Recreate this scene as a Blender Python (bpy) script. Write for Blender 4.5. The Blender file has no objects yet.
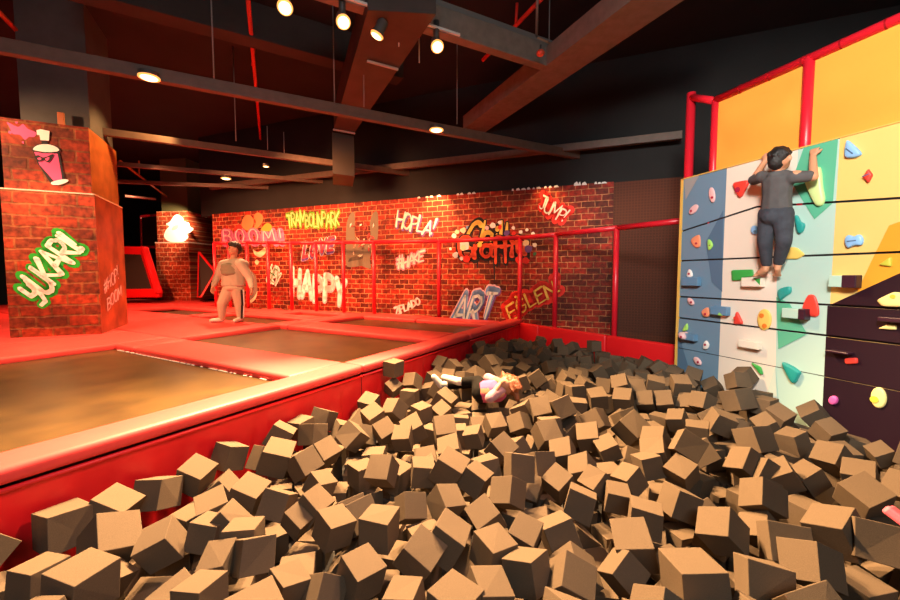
import bpy, bmesh, math, random
from mathutils import Vector, Matrix, Quaternion, Euler
random.seed(7)
SC = bpy.context.scene
COL = SC.collection
V = Vector
# ------------------------------------------------------------------ camera
CZ = 0.86
FPX = 400.0
PITCH = math.atan(25 / 400)
cd = bpy.data.cameras.new('camera'); cam = bpy.data.objects.new('camera', cd); COL.objects.link(cam)
cd.sensor_width = 36; cd.lens = 16; cd.clip_start = .05; cd.clip_end = 100
cam.location = (0, 0, CZ); cam.rotation_euler = (math.pi / 2 - PITCH, 0, 0)
SC.camera = cam
# measuring helpers: a pixel of the photograph turned into a point on a known real surface
def ray(x, y):
    a = (x - 450) / FPX; b = -(y - 300) / FPX
    c, s = math.cos(PITCH), math.sin(PITCH)
    return V((a, c + b * s, -s + b * c))
def at_z(x, y, z):
    r = ray(x, y); return V((0, 0, CZ)) + r * ((z - CZ) / r.z)
def at_y(x, y, Y):
    r = ray(x, y); return V((0, 0, CZ)) + r * (Y / r.y)
class Plane:
    """A vertical plane: origin o, horizontal direction d, up z, normal n (towards the open room)."""
    def __init__(s, o, d, n):
        s.o = V((o[0], o[1], 0)); s.d = V((d[0], d[1], 0)).normalized(); s.n = V((n[0], n[1], 0)).normalized()
    def tz(s, x, y, off=0):
        r = ray(x, y); a = s.o + s.n * off
        k = (a.dot(s.n)) / (V((r.x, r.y, 0)).dot(s.n))
        p = V((r.x, r.y, 0)) * k - a
        return p.dot(s.d), CZ + r.z * k
    def pt(s, t, z, off=0):
        p = s.o + s.d * t + s.n * off; return V((p.x, p.y, z))
    def px(s, x, y, off=0):
        return s.pt(*s.tz(x, y, off), off)
    def mat(s, t=0, z=0, off=0):
        p = s.pt(t, z, off)
        zz = V((0, 0, 1)); y = zz.cross(s.d)          # right-handed: x along d, z up
        m = Matrix.Identity(4)
        m.col[0].xyz = s.d; m.col[1].xyz = y; m.col[2].xyz = zz; m.col[3].xyz = p
        return m
# ------------------------------------------------------------------ materials
MATS = {}
def mat(name, color, rough=.6, spec=.5, metal=0, emit=0, coat=0, bump=0, bscale=40, vary=0, vscale=6, alpha=None, ecol=None):
    if name in MATS: return MATS[name]
    m = bpy.data.materials.new(name); m.use_nodes = True; MATS[name] = m
    nt = m.node_tree; b = nt.nodes['Principled BSDF']
    b.inputs['Base Color'].default_value = (*color, 1)
    b.inputs['Roughness'].default_value = rough
    b.inputs['Specular IOR Level'].default_value = spec
    b.inputs['Metallic'].default_value = metal
    b.inputs['Coat Weight'].default_value = coat
    if emit:
        b.inputs['Emission Color'].default_value = (*(ecol or color), 1); b.inputs['Emission Strength'].default_value = emit
    tc = None
    if vary or bump:
        tc = nt.nodes.new('ShaderNodeTexCoord')
    if vary:
        n = nt.nodes.new('ShaderNodeTexNoise'); n.inputs['Scale'].default_value = vscale; n.inputs['Detail'].default_value = 4
        nt.links.new(tc.outputs['Object'], n.inputs['Vector'])
        r = nt.nodes.new('ShaderNodeMapRange'); r.inputs['To Min'].default_value = 1 - vary; r.inputs['To Max'].default_value = 1 + vary
        r.inputs['From Min'].default_value = .3; r.inputs['From Max'].default_value = .7
        nt.links.new(n.outputs['Fac'], r.inputs['Value'])
        mx = nt.nodes.new('ShaderNodeVectorMath'); mx.operation = 'SCALE'; mx.inputs[0].default_value = color
        nt.links.new(r.outputs['Result'], mx.inputs['Scale']); nt.links.new(mx.outputs['Vector'], b.inputs['Base Color'])
    if bump:
        n = nt.nodes.new('ShaderNodeTexNoise'); n.inputs['Scale'].default_value = bscale; n.inputs['Detail'].default_value = 5
        nt.links.new(tc.outputs['Object'], n.inputs['Vector'])
        bp = nt.nodes.new('ShaderNodeBump'); bp.inputs['Strength'].default_value = bump; bp.inputs['Distance'].default_value = .02
        nt.links.new(n.outputs['Fac'], bp.inputs['Height']); nt.links.new(bp.outputs['Normal'], b.inputs['Normal'])
    return m
def brick_mat(name, c1, c2, mortar, bw, rh, ms=.012, dist=.03, axes='xz'):
    m = bpy.data.materials.new(name); m.use_nodes = True; MATS[name] = m
    nt = m.node_tree; b = nt.nodes['Principled BSDF']; L = nt.links.new; N = nt.nodes.new
    tc = N('ShaderNodeTexCoord'); sp = N('ShaderNodeSeparateXYZ'); cb = N('ShaderNodeCombineXYZ')
    L(tc.outputs['Object'], sp.inputs[0])
    L(sp.outputs['XYZ'.index(axes[0].upper())], cb.inputs[0]); L(sp.outputs['XYZ'.index(axes[1].upper())], cb.inputs[1])
    nz = N('ShaderNodeTexNoise'); nz.inputs['Scale'].default_value = 5; nz.inputs['Detail'].default_value = 3
    L(cb.outputs[0], nz.inputs['Vector'])
    ma = N('ShaderNodeVectorMath'); ma.operation = 'MULTIPLY_ADD'
    L(nz.outputs['Color'], ma.inputs[0]); ma.inputs[1].default_value = (dist, dist, 0); L(cb.outputs[0], ma.inputs[2])
    br = N('ShaderNodeTexBrick')
    br.inputs['Scale'].default_value = 1; br.inputs['Brick Width'].default_value = bw; br.inputs['Row Height'].default_value = rh
    br.inputs['Mortar Size'].default_value = ms; br.inputs['Mortar Smooth'].default_value = .4; br.inputs['Bias'].default_value = -.1
    br.inputs['Color1'].default_value = (*c1, 1); br.inputs['Color2'].default_value = (*c2, 1); br.inputs['Mortar'].default_value = (*mortar, 1)
    L(ma.outputs[0], br.inputs['Vector'])
    n2 = N('ShaderNodeTexNoise'); n2.inputs['Scale'].default_value = 14; n2.inputs['Detail'].default_value = 6
    L(cb.outputs[0], n2.inputs['Vector'])
    mr = N('ShaderNodeMapRange'); mr.inputs['From Min'].default_value = .3; mr.inputs['From Max'].default_value = .7; mr.inputs['To Min'].default_value = .45; mr.inputs['To Max'].default_value = 1.5
    L(n2.outputs['Fac'], mr.inputs['Value'])
    n3 = N('ShaderNodeTexNoise'); n3.inputs['Scale'].default_value = 1.1; n3.inputs['Detail'].default_value = 5
    L(tc.outputs['Object'], n3.inputs['Vector'])
    m3 = N('ShaderNodeMapRange'); m3.inputs['From Min'].default_value = .38; m3.inputs['From Max'].default_value = .62; m3.inputs['To Min'].default_value = .45; m3.inputs['To Max'].default_value = 1.15
    L(n3.outputs['Fac'], m3.inputs['Value'])
    mm = N('ShaderNodeMath'); mm.operation = 'MULTIPLY'; L(mr.outputs['Result'], mm.inputs[0]); L(m3.outputs['Result'], mm.inputs[1])
    sc = N('ShaderNodeVectorMath'); sc.operation = 'SCALE'; L(br.outputs['Color'], sc.inputs[0]); L(mm.outputs[0], sc.inputs['Scale'])
    L(sc.outputs[0], b.inputs['Base Color'])
    bp = N('ShaderNodeBump'); bp.inputs['Strength'].default_value = .5; bp.inputs['Distance'].default_value = .01; bp.invert = True
    L(br.outputs['Fac'], bp.inputs['Height']); L(bp.outputs['Normal'], b.inputs['Normal'])
    b.inputs['Roughness'].default_value = .6; b.inputs['Specular IOR Level'].default_value = .25
    return m
RED = mat('red_vinyl', (.74, .010, .014), rough=.42, spec=.5, bump=.10, bscale=5)
REDT = mat('red_vinyl_lit', (.74, .060, .055), rough=.5, spec=.35, bump=.10, bscale=4, vary=.06, vscale=3)  # same vinyl as RED, with the pale warm highlight put into its colour
REDP = mat('red_padded_tube', (.70, .014, .030), rough=.35, spec=.5)
DARK = mat('dark_gap', (.012, .011, .012), rough=.8)
BLACKWALL = mat('black_wall', (.017, .0165, .0165), rough=.75, spec=.3, vary=.12, vscale=2)
CEIL = mat('ceiling_black', (.013, .0125, .0125), rough=.85, vary=.2, vscale=1.5)
STEEL = mat('painted_steel', (.125, .082, .060), rough=.55, vary=.12, vscale=12)
STEELG = mat('grey_steel', (.22, .185, .155), rough=.5, vary=.14, vscale=10)
BED = mat('trampoline_mesh', (.062, .034, .008), rough=.38, spec=.5, vary=.35, vscale=3.5)
WHITE = mat('white_paint', (.85, .82, .78), rough=.5)
SKIN = mat('skin', (.62, .30, .17), rough=.5, spec=.35)
# ------------------------------------------------------------------ mesh helpers
def new_obj(name, verts, faces, m=None, parent=None, matrix=None, smooth=False, fm=None):
    me = bpy.data.meshes.new(name); me.from_pydata([tuple(v) for v in verts], [], faces); me.update()
    o = bpy.data.objects.new(name, me); COL.objects.link(o)
    for x in (m if isinstance(m, (list, tuple)) else [m] if m else []): me.materials.append(x)
    if fm: me.polygons.foreach_set('material_index', fm)
    if smooth: me.polygons.foreach_set('use_smooth', [True] * len(me.polygons))
    if parent is not None: o.parent = parent
    if matrix is not None: o.matrix_local = matrix
    return o
def from_bm(name, bm, m=None, parent=None, matrix=None, smooth=False):
    me = bpy.data.meshes.new(name); bmesh.ops.recalc_face_normals(bm, faces=bm.faces[:]); bm.to_mesh(me); bm.free()
    o = bpy.data.objects.new(name, me); COL.objects.link(o)
    for x in (m if isinstance(m, (list, tuple)) else [m] if m else []): me.materials.append(x)
    if smooth: me.polygons.foreach_set('use_smooth', [True] * len(me.polygons))
    if parent is not None: o.parent = parent
    if matrix is not None: o.matrix_local = matrix
    return o
def tag(o, label=None, cat=None, group=None, kind=None):
    if label: o['label'] = label
    if cat: o['category'] = cat
    if group: o['group'] = group
    if kind: o['kind'] = kind
    return o
def empty(name, loc=(0, 0, 0), rz=0):
    o = bpy.data.objects.new(name, None); COL.objects.link(o); o.location = loc; o.rotation_euler = (0, 0, rz); o.empty_display_size = .1
    return o
def bm_box(bm, lo, hi, M=None, bevel=0, seg=2):
    r = bmesh.ops.create_cube(bm, size=1); vs = r['verts']
    c = (V(lo) + V(hi)) / 2; d = V(hi) - V(lo)
    for v in vs:
        v.co = V((v.co.x * d.x, v.co.y * d.y, v.co.z * d.z)) + c
    if bevel:
        es = list({e for v in vs for e in v.link_edges})
        r = bmesh.ops.bevel(bm, geom=es, offset=bevel, segments=seg, affect='EDGES', profile=.5)
        vs = list({v for f in r['faces'] for v in f.verts} | {v for v in vs if v.is_valid})
    if M is not None: bmesh.ops.transform(bm, matrix=M, verts=vs)
    return vs
def box(name, lo, hi, m, parent=None, matrix=None, bevel=0, seg=2):
    bm = bmesh.new(); bm_box(bm, lo, hi, None, bevel, seg)
    return from_bm(name, bm, m, parent, matrix, smooth=False)
def bm_tube(bm, a, b, r, n=12, r2=None, caps=True):
    a, b = V(a), V(b); d = b - a
    M = Matrix.Translation((a + b) / 2) @ d.to_track_quat('Z', 'Y').to_matrix().to_4x4()
    bmesh.ops.create_cone(bm, cap_ends=caps, segments=n, radius1=r, radius2=r if r2 is None else r2, depth=d.length, matrix=M)
def tube(name, a, b, r, m, parent=None, n=12, r2=None):
    bm = bmesh.new(); bm_tube(bm, a, b, r, n, r2); o = from_bm(name, bm, m, parent)
    for p in o.data.polygons: p.use_smooth = len(p.vertices) == 4
    return o
def beam(name, a, b, w, h, m, parent=None, bevel=.004):
    """Rectangular bar from a to b (centre line), w wide (horizontal) and h high."""
    a, b = V(a), V(b); d = (b - a); L = d.length; d.normalize()
    s = V((0, 0, 1)).cross(d).normalized(); u = d.cross(s)
    M = Matrix.Identity(4); M.col[0].xyz = d; M.col[1].xyz = s; M.col[2].xyz = u; M.col[3].xyz = (a + b) / 2
    bm = bmesh.new(); bm_box(bm, (-L / 2, -w / 2, -h / 2), (L / 2, w / 2, h / 2), None, bevel, 1)
    return from_bm(name, bm, m, parent, M)
def prism(name, pts, z0, z1, m, parent=None):
    n = len(pts)
    vs = [(p[0], p[1], z0) for p in pts] + [(p[0], p[1], z1) for p in pts]
    fs = [tuple(range(n))[::-1], tuple(range(n, 2 * n))] + [(i, (i + 1) % n, n + (i + 1) % n, n + i) for i in range(n)]
    bm = bmesh.new(); bv = [bm.verts.new(v) for v in vs]
    for f in fs: bm.faces.new([bv[i] for i in f])
    return from_bm(name, bm, m, parent)
# ------------------------------------------------------------------ the plan of the place
UO = V((-1.87321, 1.61458, 0)); UD = V((.492802, .870141, 0)); VD = V((-.870141, .492802, 0))   # pit edge frame
UM = Matrix.Identity(4); UM.col[0].xyz = UD; UM.col[1].xyz = VD; UM.col[3].xyz = UO
def uv(u, v, z=0): p = UO + UD * u + VD * v; return V((p.x, p.y, z))
BW = Plane((-3.624, 10.035), (6.57, -2.68), (-2.68, -6.57))          # brick wall behind the trampolines
CW = Plane((2.75, 4.85), (.32, -1), (-1, -.32))                  # climbing wall
PC = V((1.356, 7.70, 0)); PD = V((2.97, 5.22, 0))              # far pad of the pit runs from PC to PD
FZ = -.72                                                        # pit floor
CEILZ = 4.75
# ================================================================== SETTING
def struct(o): o['kind'] = 'structure'; return o
struct(box('floor', (-30, -6, FZ - .2), (14, 24, FZ), mat('pit_floor', (.03, .028, .026), rough=.9)))
# raised deck carrying the trampolines (dark frame under the pads)
struct(prism('floor_deck', [uv(-3.2, .215), uv(7.1, .215), uv(8.6, 3.0), uv(9.6, 12), uv(9.6, 16), uv(-3.2, 16)][::-1], FZ, -.16, DARK))
struct(box('ceiling', (-30, -6, CEILZ), (14, 24, CEILZ + .2), CEIL))
# brick wall
t0, _ = BW.tz(213, 240); t1, _ = BW.tz(612.5, 240)
BRICK = brick_mat('red_brick', (.42, .028, .011), (.075, .014, .008), (.62, .27, .12), .235, .112, ms=.0085, dist=.035)
WALLTOP = 2.545
M = BW.mat(0, 0, 0)
struct(box('wall_back', (t0, 0.0, -.65), (t1, .25, WALLTOP), BRICK, matrix=M))
# brown mesh-covered wall between brick and climbing wall
def mesh_mat():
    m = bpy.data.materials.new('brown_mesh_cloth'); m.use_nodes = True; nt = m.node_tree; b = nt.nodes['Principled BSDF']
    L = nt.links.new; N = nt.nodes.new
    tc = N('ShaderNodeTexCoord'); sp = N('ShaderNodeSeparateXYZ'); L(tc.outputs['Object'], sp.inputs[0]); fs = []
    for k in (0, 2):
        a = N('ShaderNodeMath'); a.operation = 'MULTIPLY'; L(sp.outputs[k], a.inputs[0]); a.inputs[1].default_value = 2 * math.pi / .05
        s = N('ShaderNodeMath'); s.operation = 'SINE'; L(a.outputs[0], s.inputs[0]); fs.append(s)
    mx = N('ShaderNodeMath'); mx.operation = 'MAXIMUM'; L(fs[0].outputs[0], mx.inputs[0]); L(fs[1].outputs[0], mx.inputs[1])
    r = N('ShaderNodeValToRGB'); L(mx.outputs[0], r.inputs[0])
    r.color_ramp.elements[0].position = .2; r.color_ramp.elements[0].color = (.075, .020, .009, 1)
    r.color_ramp.elements[1].position = .95; r.color_ramp.elements[1].color = (.11, .030, .013, 1)
    L(r.outputs[0], b.inputs['Base Color']); b.inputs['Roughness'].default_value = .8
    return m
struct(box('wall_back_net', (t1, .02, FZ), (t1 + 2.6, .2, 2.535), mesh_mat(), matrix=M))
# black upper wall
struct(box('wall_back_upper', (t0 - .6, .12, WALLTOP - .02), (t1 + 9, .45, CEILZ), BLACKWALL, matrix=M))
# torn white edge of the wall print along its top
random.seed(3)
vs, fs = [], []
for x0, x1, n in ((418, 445, 4), (455, 480, 4), (512, 536, 5), (538, 560, 4), (574, 586, 3), (594, 606, 3)):
    for k in range(n):
        x = x0 + (x1 - x0) * (k + random.random() * .6) / n
        t, _ = BW.tz(x, 190); w = random.uniform(.02, .05); h = random.uniform(.012, .03) * (1.9 if 574 < x < 586 else 1)
        i = len(vs)
        vs += [(t - w, -.006, WALLTOP - .02), (t + w, -.006, WALLTOP - .02), (t + w * .6, -.006, WALLTOP + h * .4), (t + w * .2, -.006, WALLTOP + h), (t - w * .8, -.006, WALLTOP + h * .5)]
        fs.append((i, i + 1, i + 2, i + 3, i + 4))
struct(new_obj('trim_1', vs, fs, WHITE, matrix=M))
struct(box('wall_left', (-17.2, -6, FZ), (-17, 24, CEILZ), BLACKWALL))
struct(box('wall_far', (-17, 17, FZ), (-4, 17.2, CEILZ), BLACKWALL))
struct(box('wall_right', (8.2, -6, FZ), (8.4, 10, CEILZ), BLACKWALL))
struct(box('wall_camera_side', (-17, -5.2, FZ), (8.2, -5, CEILZ), BLACKWALL))
# ---------------------------------------------------------------- pads and trampolines on the deck
def pad(name, u0, u1, v0, v1, label, z0=-.10, z1=0.0, cat='pad', group=None, bev=.035, m=None):
    bm = bmesh.new()
    nx = max(2, int((u1 - u0) / .25)); ny = max(2, int((v1 - v0) / .25))
    bm_box(bm, (u0, v0, z0), (u1, v1, z1), None, bev, 3)
    o = from_bm(name, bm, m or REDT, None, UM.copy(), smooth=True)
    md = o.data
    for p in md.polygons: p.use_smooth = True
    md.set_sharp_from_angle(angle=math.radians(40))
    return tag(o, label, cat, group)
PG = 'red safety pads around the trampolines'
EG = 'red pads on the edge of the foam pit'
edges = [(-3.0, -.35), (-.34, 2.40), (2.41, 4.70), (4.71, 7.02)]
el = ['red edge pad of the foam pit at the camera end of the big bed', 'pale-lit red edge pad of the pit between the big front bed and the foam',
      'red edge pad of the pit beside the second trampoline bed', 'red edge pad of the pit at its far corner by the blue ART graffiti']
fl = ['red vinyl side panel of the pit next to the camera', 'red vinyl side panel of the pit beside the big front trampoline bed', 'wrinkled red vinyl side panel of the pit beside the second trampoline bed', 'dark red vinyl side panel at the far corner of the pit']
for (a, b), l1, l2 in zip(edges, el, fl):
    pad('pit_edge_pad', a, b, .165, .43, l1, -.085, 0, 'pad', EG, .03)
    # hanging front panel with soft vertical wrinkles and a piped top edge
    bm = bmesh.new(); n = int((b - a) / .03); rows = 8; grid = []
    for i in range(n + 1):
        u = a + (b - a) * i / n; col = []
        for j in range(rows + 1):
            f = j / rows; z = -.105 - f * (-.105 - FZ)
            w = (.009 * math.sin(u * 23 + 2 * math.sin(u * 5)) + .006 * math.sin(u * 51 + j * .5)) * (1 - .25 * f) * min(1, f * 3)
            edge = min(i, n - i) / 4
            col.append(bm.verts.new(uv(u, .19 - w * min(1, edge), z)))
        grid.append(col)
    for i in range(n):
        for j in range(rows): bm.faces.new((grid[i][j], grid[i + 1][j], grid[i + 1][j + 1], grid[i][j + 1]))
    o = from_bm('pit_side_panel', bm, RED, smooth=True); tag(o, l2, 'panel', 'red panels lining the pit side')
    bm = bmesh.new(); bm_tube(bm, uv(a + .005, .178, -.108), uv(b - .005, .178, -.108), .013, 8)
    from_bm('piping', bm, RED, o, smooth=True)
struct(prism('wall_pit_side', [uv(-3.2, .225), uv(7.0, .225), uv(7.0, .205), uv(-3.2, .205)], FZ, -.12, DARK))
# far pad of the pit, along the railing
d = (PD - PC).normalized(); nrm = V((-d.y, d.x, 0)); nrm = nrm if nrm.dot(-PC) > 0 else -nrm
FP = Plane(PC, d, nrm); LFP = (PD - PC).length
for i, (a, b, l) in enumerate(((0.0, .52, 'short red pad on the far edge of the pit under the yellow EGLEN graffiti'), (.53, 1.93, 'long red pad on the far edge of the pit in front of the brick wall'), (1.94, LFP + .12, 'red pad on the far edge of the pit in front of the brown net wall'))):
    m4 = Matrix.Identity(4); m4.col[0].xyz = d; m4.col[1].xyz = nrm; m4.col[2].xyz = V((0, 0, 1)); m4.col[3].xyz = PC
    if m4.to_3x3().determinant() < 0: m4.col[1].xyz = -nrm
    sg = 1 if (m4.col[1].xyz - nrm).length < .1 else -1
    bm = bmesh.new(); y0, y1 = sorted((-.04 * sg, .05 * sg))
    bm_box(bm, (a, y0, FZ), (b, y1, -.055), None, .03, 3)
    tag(from_bm('pit_far_pad', bm, RED, None, m4, smooth=True), l, 'pad', 'red pads along the far edge of the pit').data.set_sharp_from_angle(angle=.7)
# trampolines: bed in a dark frame with hooked webbing
def trampoline(u0, u1, v0, v1, label, hooks=False):
    t = empty('trampoline', uv((u0 + u1) / 2, (v0 + v1) / 2, -.16)); tag(t, label, 'trampoline', 'trampoline beds set in the deck')
    inv = Matrix.Translation(uv((u0 + u1) / 2, (v0 + v1) / 2, -.16)).inverted()
    bm = bmesh.new(); bm_box(bm, (u0, v0, -.085), (u1, v1, -.075)); o = from_bm('bed', bm, BED, t, inv @ UM)
    bm = bmesh.new()
    for lo, hi in (((u0 - .1, v0 - .1), (u1 + .1, v0 - .04)), ((u0 - .1, v1 + .04), (u1 + .1, v1 + .1)), ((u0 - .1, v0 - .04), (u0 - .04, v1 + .04)), ((u1 + .04, v0 - .04), (u1 + .1, v1 + .04))):
        bm_box(bm, (*lo, -.158), (*hi, -.10))
    from_bm('frame', bm, STEEL, t, inv @ UM)
    if hooks:
        random.seed(5)
        v = v0 + .12
        while v < v1 - .1:
            w = random.choice((.03, .05, .09, .14))
            box('webbing_strap', (u1 - .028, v, -.075), (u1 - .008, v + w, -.068), WHITE, t, inv @ UM)
            v += w + random.choice((.03, .04, .12))
    return t
PT = .33
trampoline(-2.6, 1.79, .40, 3.72, 'big front trampoline bed, golden brown, before the spray-can brick pillar', True)
trampoline(2.40, 4.08, .40, 3.55, 'second trampoline bed, between the cross pads beyond the big front bed')
trampoline(4.70, 5.98, .40, 3.35, 'trampoline bed below the HOPLA graffiti, at the foot of the railing')
trampoline(4.05, 4.95, 3.95, 6.3, 'narrow trampoline bed behind the boy in the beige tracksuit')
trampoline(5.42, 6.05, 3.8, 5.3, 'small sliver of trampoline bed under the HAPPY graffiti')
trampoline(4.2, 5.2, 6.75, 8.9, 'narrow far trampoline bed before the brick pillar with the white splash')
pads = [
 (1.77, 2.42, .425, 3.20, 'red cross pad between the big front bed and the second bed'),
 (-2.8, 2.42, 3.70, 4.9, 'wide pale-lit red pad along the foot of the spray-can pillar'),
 (1.77, 2.42, 3.205, 3.695, 'red corner pad where the cross pad meets the pillar pad'),
 (2.425, 4.06, 3.52, 6.5, 'broad red pad between the spray-can pillar and the boy'),
 (4.06, 4.72, .425, 3.36, 'red cross pad beyond the second trampoline bed'),
 (4.065, 4.72, 3.365, 3.9, 'pale-lit red pad at the feet of the boy in the tracksuit'),
 (5.96, 6.5, .425, 2.0, 'red pad strip along the railing below the JUMP side of the brick wall'),
 (5.96, 6.62, 2.005, 3.36, 'red pad strip along the railing below the HOPLA graffiti'),
 (4.725, 6.62, 3.33, 3.85, 'red strip pad running to the railing between the HAPPY and HOPLA graffiti'),
 (4.93, 5.44, 3.855, 6.5, 'red pad behind the narrow bed of the boy'),
 (6.04, 6.40, 3.855, 5.9, 'red pad along the railing under the HAPPY graffiti'),
 (2.425, 4.2, 6.505, 9.4, 'red pad beside the brick pillar with the white splash'),
 (4.205, 6.28, 6.3, 6.76, 'red strip pad between the two narrow far beds'),
 (5.2, 5.95, 6.765, 9.4, 'far red pad in front of the white-splash pillar'),
 (2.425, 7.3, 9.405, 14.5, 'deep red pad under the leaning red frame'),
 (-2.8, 2.42, 4.905, 14, 'red pad behind and beside the spray-can pillar'),
 (5.445, 6.035, 5.3, 6.295, 'little red pad by the dark oval on the brick wall'),
]
for u0, u1, v0, v1, l in pads:
    pad('safety_pad', u0 + .004, u1 - .004, v0 + .004, v1 - .004, l, -.10, 0, 'pad', PG)
# ================================================================== PILLARS
PBRICK = brick_mat('pillar_brick', (.40, .048, .015), (.13, .030, .012), (.26, .085, .028), .34, .155, ms=.016, dist=.05)
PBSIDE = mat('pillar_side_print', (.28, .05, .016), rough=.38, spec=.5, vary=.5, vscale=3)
PFR = at_z(102, 333.6, 0); PBR = at_z(128, 324, 0)
pdir = (PBR - PFR); pdir.z = 0; PSIDE = pdir.length; pdir.normalize()      # along the side, away from camera
pfd = V((-pdir.y, pdir.x, 0)); pfd = pfd if pfd.x < 0 else -pfd            # along the front, to the left
# width of the front from the left edge pixel
r = ray(10, 334); k = None
det = pfd.x * (-r.y) - pfd.y * (-r.x)
PW = ((-PFR.x) * (-r.y) - (-PFR.y) * (-r.x)) / det
PF = Plane(PFR, -pfd, -pdir)       # front face: t runs from -PW to 0, left to right
PS = Plane(PFR, pdir, -pfd)        # side face: t from 0 to PSIDE
def pillar_mat4(x0, y0):           # local x along front (right), y into depth, z up
    m = Matrix.Identity(4); m.col[0].xyz = -pfd; m.col[1].xyz = pdir; m.col[2].xyz = V((0, 0, 1)); m.col[3].xyz = PFR
    return m
PM = pillar_mat4(0, 0)
ZL = 2.02; ZT = 2.96
pil = empty('brick_pillar', PFR + pfd * PW / 2 + pdir * PSIDE / 2); tag(pil, 'big brick-print pillar with pink spray can and green-edged graffiti', 'pillar')
pil['kind'] = 'thing'
inv = Matrix.Translation(pil.location).inverted()
def boxsided(name, lo, hi, parent, ms):
    """box whose front face takes ms[0], its side faces ms[1]"""
    bm = bmesh.new(); bm_box(bm, lo, hi)
    o = from_bm(name, bm, ms, parent, inv @ PM)
    for p in o.data.polygons: p.material_index = 0 if abs(p.normal.y) > .9 or p.normal.z < -.9 else (1 if abs(p.normal.x) > .9 else 2)
    return o
WOODEDGE = mat('pale_board_edge', (.75, .55, .42), rough=.6)
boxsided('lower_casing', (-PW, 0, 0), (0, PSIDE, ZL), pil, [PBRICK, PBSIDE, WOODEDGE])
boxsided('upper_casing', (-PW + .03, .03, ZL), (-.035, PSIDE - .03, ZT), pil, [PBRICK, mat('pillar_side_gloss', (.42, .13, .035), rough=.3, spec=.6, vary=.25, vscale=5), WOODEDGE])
box('casing_rim', (-PW - .006, -.006, ZL - .012), (.006, PSIDE + .006, ZL + .006), WOODEDGE, pil, inv @ PM, .003)
t, z = PF.tz(58, 127)
box('board_offcut', (t - .02, .05, ZT), (t + .05, .09, ZT + .17), [mat('offcut', (.5, .16, .06), rough=.6)], pil, inv @ PM, .004)
COLM = mat('column_paint', (.075, .075, .072), rough=.7, vary=.15, vscale=3)
struct(box('column_1', (-PW + .18, .18, ZT), (-.06, PSIDE - .1, CEILZ), COLM, matrix=PM))
# far pillar
q0 = at_z(158, 300.3, 0); q1 = at_z(194.5, 300.3, 0)
fd = V((1, -.12, 0)).normalized()
FPm = Plane(q0, fd, V((-.12, -1, 0))); FW = (q1 - q0).length * .99
FBRICK = brick_mat('far_pillar_brick', (.45, .06, .02), (.25, .03, .012), (.62, .27, .13), .31, .15, ms=.017, dist=.05)
fp = empty('brick_pillar', FPm.pt(FW / 2, 0, -.5)); fp['kind'] = 'thing'; tag(fp, 'far brick-print pillar with the glaring white splash graphic', 'pillar')
finv = Matrix.Translation(fp.location).inverted(); FM = FPm.mat()
_, zl = FPm.tz(175, 242); _, zt = FPm.tz(175, 211)
box('lower_casing', (0, 0, 0), (FW, FW, zl), FBRICK, fp, finv @ FM)
box('upper_casing', (.06, .03, zl), (FW - .04, FW - .03, zt), FBRICK, fp, finv @ FM)
box('casing_rim', (-.01, -.01, zl - .03), (FW + .01, FW, zl), WOODEDGE, fp, finv @ FM, .004)
struct(box('column_2', (.15, .15, zt), (FW - .12, FW - .1, CEILZ), mat('far_column_paint', (.10, .085, .03), rough=.7), matrix=FM))

# ================================================================== RAILING
rail = empty('railing', (0, 8, 0)); tag(rail, 'red padded railing with posts in front of the graffiti brick wall', 'railing')
rinv = Matrix.Translation(rail.location).inverted()
RZ = 1.56
top_px = [(214, 243.2), (228.5, 243), (246.5, 242.8), (267.5, 242.6), (290.5, 243), (315.3, 242.8), (343, 242.4), (373.5, 242), (439, 241.4)]
pts = []
for x, y in top_px:                                   # a short step in front of the brick wall
    t_, _ = BW.tz(x, y); p = BW.pt(t_, 0, 0); r_ = V((p.x, p.y, 0)).normalized(); p = p - r_ * .42; p.z = at_y(x, y, p.y).z; pts.append(p)
pts += [V((1.35, 7.74, 1.575))] + [V((*FP.pt(FP.tz(x, 300, -.03)[0], 0, -.03).xy, 1.56)) for x in (555, 615, 690)]
def rp(p, z): return V((p.x, p.y, z))
for a, b in zip(pts, pts[1:]):
    tube('top_rail', rinv @ a, rinv @ b, .040, REDP, rail)
for i, p in enumerate(pts):
    tube('post', rinv @ rp(p, -.1 if i < 9 else -.3), rinv @ p, .040 if i < 9 else .042, REDP, rail)
bm = bmesh.new()
for p in pts[1:]: bmesh.ops.create_uvsphere(bm, u_segments=12, v_segments=8, radius=.043, matrix=Matrix.Translation(rinv @ p))
from_bm('corner_joint', bm, REDP, rail, smooth=True)
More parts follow.
